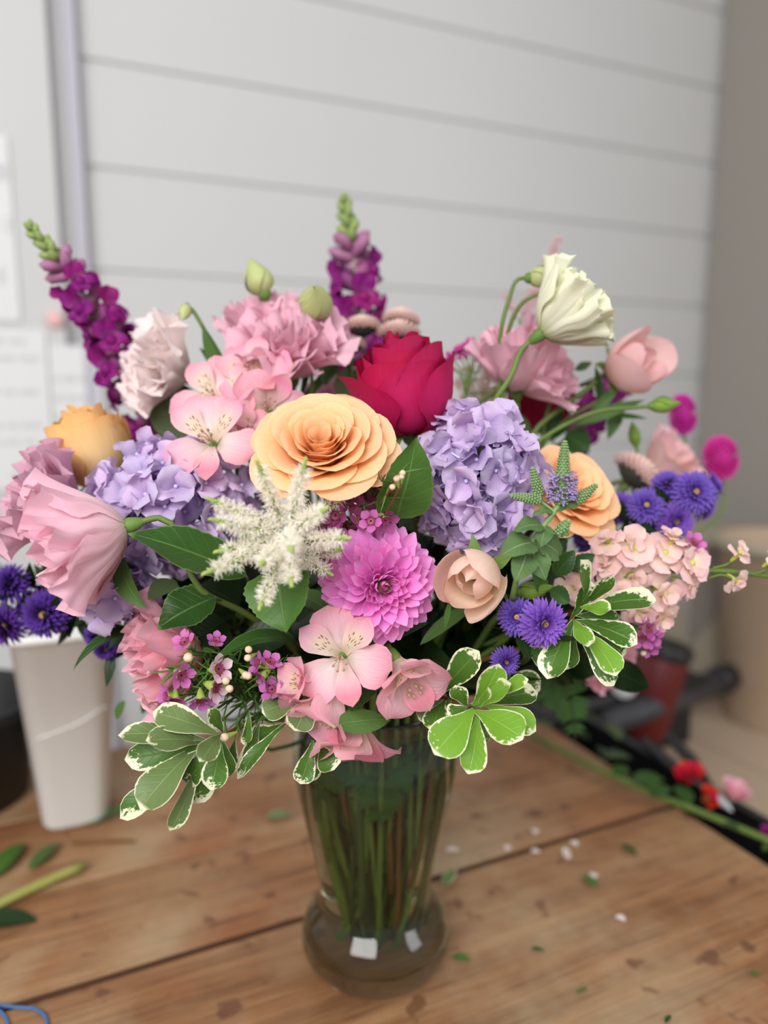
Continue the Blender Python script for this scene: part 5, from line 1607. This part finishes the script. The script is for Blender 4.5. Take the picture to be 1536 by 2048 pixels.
obj('lid', MB().lathe([(.041, .078), (.042, .080), (.042, .098), (.036, .101), (.001, .101)], 28).build('lid', MT['black_plastic']), t, M)
p = at(1246, 1372, .62)
t = thing('spool', 'white round spool beside the dark red canister', 'spool', p)
M = Matrix.Translation(p) @ Matrix.Rotation(math.radians(75), 4, 'X') @ Matrix.Scale(.7, 4)
obj('body', MB().lathe([(.006, -.016), (.024, -.016), (.026, -.012), (.018, -.008), (.018, .008), (.026, .012), (.024, .016), (.006, .016)], 24).build('spool', MT['white_plastic']), t, M)
obj('core', MB().lathe([(.0065, -.017), (.009, -.017), (.009, .017), (.0065, .017)], 16).build('core', MT['grey_plastic']), t, M)
p = at(1400, 1290, .92)
t = thing('backing_board', 'khaki grey board leaning at the right behind the tools', 'board', p)
M = Matrix.Translation(p) @ Matrix.Rotation(math.radians(12), 4, 'Z') @ Matrix.Rotation(math.radians(-18), 4, 'X') @ Matrix.Rotation(math.radians(-12), 4, 'Y')
obj('panel', MB().box((0, 0, -.03), (.15, .008, .24)).build('board', MT['khaki'], False), t, M)
obj('frame_edge', MB().box((.078, 0, -.03), (.010, .014, .25)).box((0, 0, -.154), (.166, .014, .010)).build('frame', MT['grey_plastic'], False), t, M)
p = at(1545, 1320, .80)
t = thing('tan_tub', 'large tan tub at the right edge, out of focus', 'tub', (p.x, p.y, zb))
M = Matrix.Translation((p.x, p.y, zb))
hz = at(1545, 1075, .80).z - zb
obj('body', MB().lathe([(.001, 0), (.075, 0), (.078, .004), (.105, hz - .012), (.112, hz - .01), (.112, hz), (.102, hz), (.074, .01), (.001, .01)], 40).build('tub', MT['tan_wood']), t, M)
obj('rim', MB().lathe([(.110, hz - .02), (.115, hz - .02), (.115, hz + .001), (.110, hz + .001)], 40).build('tub_rim', MT['khaki']), t, M)
p = at(1390, 1180, 1.05)
t = thing('storage_box', 'grey storage box in the background at the right, above the khaki board', 'box', (p.x, p.y, zb))
M = ROT.copy(); M.translation = (p.x, p.y, zb)
hb_ = at(1390, 1075, 1.05).z - zb
obj('body', MB().box((0, 0, hb_ / 2), (.24, .2, hb_)).build('box', MT['greige'], False), t, M)
obj('lid', MB().box((0, 0, hb_ + .004), (.25, .21, .016)).build('box_lid', MT['khaki'], False), t, M)
# scissors-like black pruner
a, b2 = at(1315, 1480, .36), at(1425, 1585, .24)
t = thing('pruner', 'black pruner handles lying across the tray at the right', 'pruner', a.lerp(b2, .5))
for s in (-1, 1):
    o_ = Vector((.010 * s, .004 * s, .0))
    obj('handle', MB().tube([a + o_ * 1.8, a.lerp(b2, .5) + o_ * 1.4, b2 + o_ * .2], [.007, .008, .004], 8).build('handle', MT['black_plastic']), t)
obj('blade', MB().tube([b2, b2 + (b2 - a) * .12, b2 + (b2 - a) * .3], [.005, .006, .001], 6).build('blade', MT['silver']), t)

# stems lying along the table end, with leaves and red / pink flowers
pts = [onz(1050, 1462, .012), onz(1150, 1515, .012), onz(1270, 1572, .012), onz(1420, 1632, .012), onz(1560, 1690, .012)]
t = thing('cut_stem', 'long green cut stem with leaves lying along the right end of the table', 'cut stem', pts[2])
obj('stem', MB().tube(catmull(pts, 6), .0035, 8).build('stem', MT['stem']), t)
for k, (x0, y0, x1, y1, w_) in enumerate(((1260, 1565, 1330, 1560, 40), (1300, 1590, 1345, 1580, 36), (1235, 1555, 1250, 1530, 36), (1320, 1590, 1290, 1570, 40), (1380, 1610, 1350, 1570, 34), (1440, 1650, 1480, 1660, 24))):
    a, b2 = onz(x0, y0, .014), onz(x1, y1, .022)
    y = (b2 - a); L_ = y.length; y.normalize(); z = (Vector((0, -.2, 1)) - y * y.dot(Vector((0, -.2, 1)))).normalized(); x = y.cross(z)
    M = Matrix((x, y, z)).transposed().to_4x4(); M.translation = a
    obj('leaf', MB().add(blade(L_, w_ * .85 / F, 'ovate', (20, 0, -20), .2, .1)).build('leaf', MT['camellia']), t, M)


def loose_bloom(label, px, py, z, f, mat, N, Lp, name='loose_flower'):
    p = onz(px, py, z); M = frame(p, cv(*f))
    t = thing(name, label, 'flower', p)
    for i in range(N):
        q = i / (N - 1)
        obj('petal', MB().add(cup_petal(i * 2.4, 1.0, .001, Lp, (lerp(70, 30, q), 70, lerp(80, 10, q)), .002, 2, i, .25, .03, 9, 6)).build('petal', MT[mat]), t, M)
    calyx(t, M, .004, .008)


MT['red'] = petal_mat('red_petal', [(0, (200, 20, 36)), (1, (226, 40, 60))], None, 0, .25)
loose_bloom('red flower lying on the black tray at the right', 1382, 1562, .0, (-.2, .8, .4), 'red', 10, .022)
loose_bloom('small red flower beside the larger one on the tray', 1412, 1598, .0, (.2, .5, .6), 'red', 8, .016)
loose_bloom('pink flower lying on the black tray at the right', 1462, 1600, .0, (.2, .8, .3), 'lis_coral', 9, .024)
loose_bloom('purple flower at the right edge of the tray', 1535, 1690, .0, (.2, .6, .3), 'snap', 8, .018)

# dark leaf litter heaped at the table's back corner
for k, (px, py, ln, w_, ang, m_) in enumerate(((1160, 1450, 80, 40, .4, 'camellia'), (1130, 1400, 90, 50, 2.2, 'camellia'), (1180, 1480, 70, 34, 1.1, 'deep'), (1090, 1420, 90, 46, .9, 'deep'), (1215, 1500, 70, 40, 2.8, 'deep'), (1240, 1480, 60, 30, .2, 'olive'), (1265, 1520, 60, 30, 1.8, 'olive'), (1110, 1460, 70, 34, 1.6, 'olive'), (1200, 1440, 60, 40, 2.0, 'deep'))):
    p = onz(px, py, .01 + .004 * (k % 4))
    D = (p - CAM).dot(FWD)
    M = Matrix.Translation(p) @ Matrix.Rotation(ang, 4, 'Z') @ Matrix.Rotation(.15, 4, 'X')
    tag(obj('fallen_leaf', MB().add(blade(ln * D / F, w_ * D / F, 'ovate', (24, 0, -20), .3, .12)).build('leaf', MT[m_]), None, M), 'cut leaf in the heap of trimmings at the back right corner of the table', 'leaf', 'leaf trimmings at the back corner')

# ------------------------------------------------------------------ things on the table top
pts = [onz(-30, 1822, .0055), onz(60, 1778, .0055), onz(168, 1731, .0055)]
tag(obj('cut_stem', MB().tube(catmull(pts, 4), .0042, 10).build('stem', plain('stem_pale', (158, 160, 86), .5, 0, .3, .15))), 'thick pale green cut stem lying on the table at the left', 'cut stem')


def flat_leaf(label, p0, p1, w_, mat, z=.003, shape='ovate', th=(14, 0, -14), group=None, name='fallen_leaf', cat='leaf'):
    a, b2 = onz(*p0, z), onz(*p1, z)
    y = (b2 - a); L_ = y.length; y.normalize(); x = y.cross(Vector((0, 0, 1)))
    D = (a - CAM).dot(FWD)
    M = Matrix((x, y, Vector((0, 0, 1)))).transposed().to_4x4(); M.translation = a
    return tag(obj(name, MB().add(blade(L_, w_ * D / F, shape, th, .25, .08)).build('leaf', MT[mat]), None, M), label, cat, group)


flat_leaf('dark green leaf lying flat under the thick cut stem at the left', (-40, 1850), (76, 1842), 60, 'deep', .001)
flat_leaf('bright green leaf at the left edge of the table, below the black bucket', (-20, 1760), (50, 1684), 46, 'salal')
flat_leaf('yellow green bud leaf on the table below the white bucket', (58, 1740), (122, 1684), 30, 'lily')
flat_leaf('green leaf on the table against the right side of the white bucket', (168, 1650), (262, 1612), 40, 'salal')
flat_leaf('pale green leaf scrap on the table left of the vase', (532, 1636), (588, 1628), 28, 'pitt_grey')
flat_leaf('pale green leaf scrap on the table right of the vase', (888, 1772), (912, 1738), 26, 'pitt_grey')
flat_leaf('green leaf scrap touching the foot of the vase at the right', (905, 1912), (942, 1922), 20, 'salal')
flat_leaf('dark green leaf scrap on the table at the right, far from the vase', (1244, 1688), (1274, 1712), 18, 'camellia')
flat_leaf('green leaf scrap with a pale bit beside it on the table at the right', (1165, 1752), (1196, 1774), 22, 'salal')
flat_leaf('small dark green leaf scrap on the table, lower right of the vase foot', (1062, 1896), (1090, 1904), 12, 'camellia')
flat_leaf('tiny green leaf scrap in the lower right part of the table', (1152, 1986), (1176, 1976), 9, 'salal')
flat_leaf('green leaf scrap at the right edge of the table', (1500, 1944), (1524, 1950), 12, 'salal')
flat_leaf('green sprig scrap near the bottom edge of the table at the right', (1330, 2046), (1342, 2030), 10, 'camellia')
for k, (px, py) in enumerate(((1072, 1668), (1080, 1706), (1020, 1692), (1140, 1684), (1126, 1706), (1138, 1718), (918, 1702), (1188, 1746), (1230, 1834))):
    p = onz(px, py, .002)
    M = Matrix.Translation(p) @ Matrix.Rotation(k * 1.3, 4, 'Z')
    tag(obj('fallen_petal', MB().add(blade(.009 if k != 6 else .013, .008, 'round', (20, 0, -20), .5)).build('petal', MT['lis_pale']), None, M), 'tiny pale petal scrap fallen on the table right of the vase', 'petal', 'pale petal scraps on the table')
# blue cord loop
pts = [onz(-20, 2008, .002), onz(30, 2014, .002), onz(70, 2018, .002), onz(92, 2036, .002), onz(88, 2070, .002), onz(40, 2090, .002), onz(20, 2060, .002), onz(8, 2030, .002), onz(-15, 2012, .0045)]
tag(obj('cord', MB().tube(catmull(pts, 6), .0012, 7).build('cord', MT['blue_cord'])), 'thin blue cord loop on the table at the lower left corner', 'cord')
# dark stick on the table, left
tag(obj('twig', MB().tube([onz(145, 1685, .002), onz(205, 1682, .002), onz(270, 1682, .002)], [.0015, .002, .0012], 6).build('twig', MT['stem_brown'])), 'thin brown twig on the table below the white bucket', 'twig')
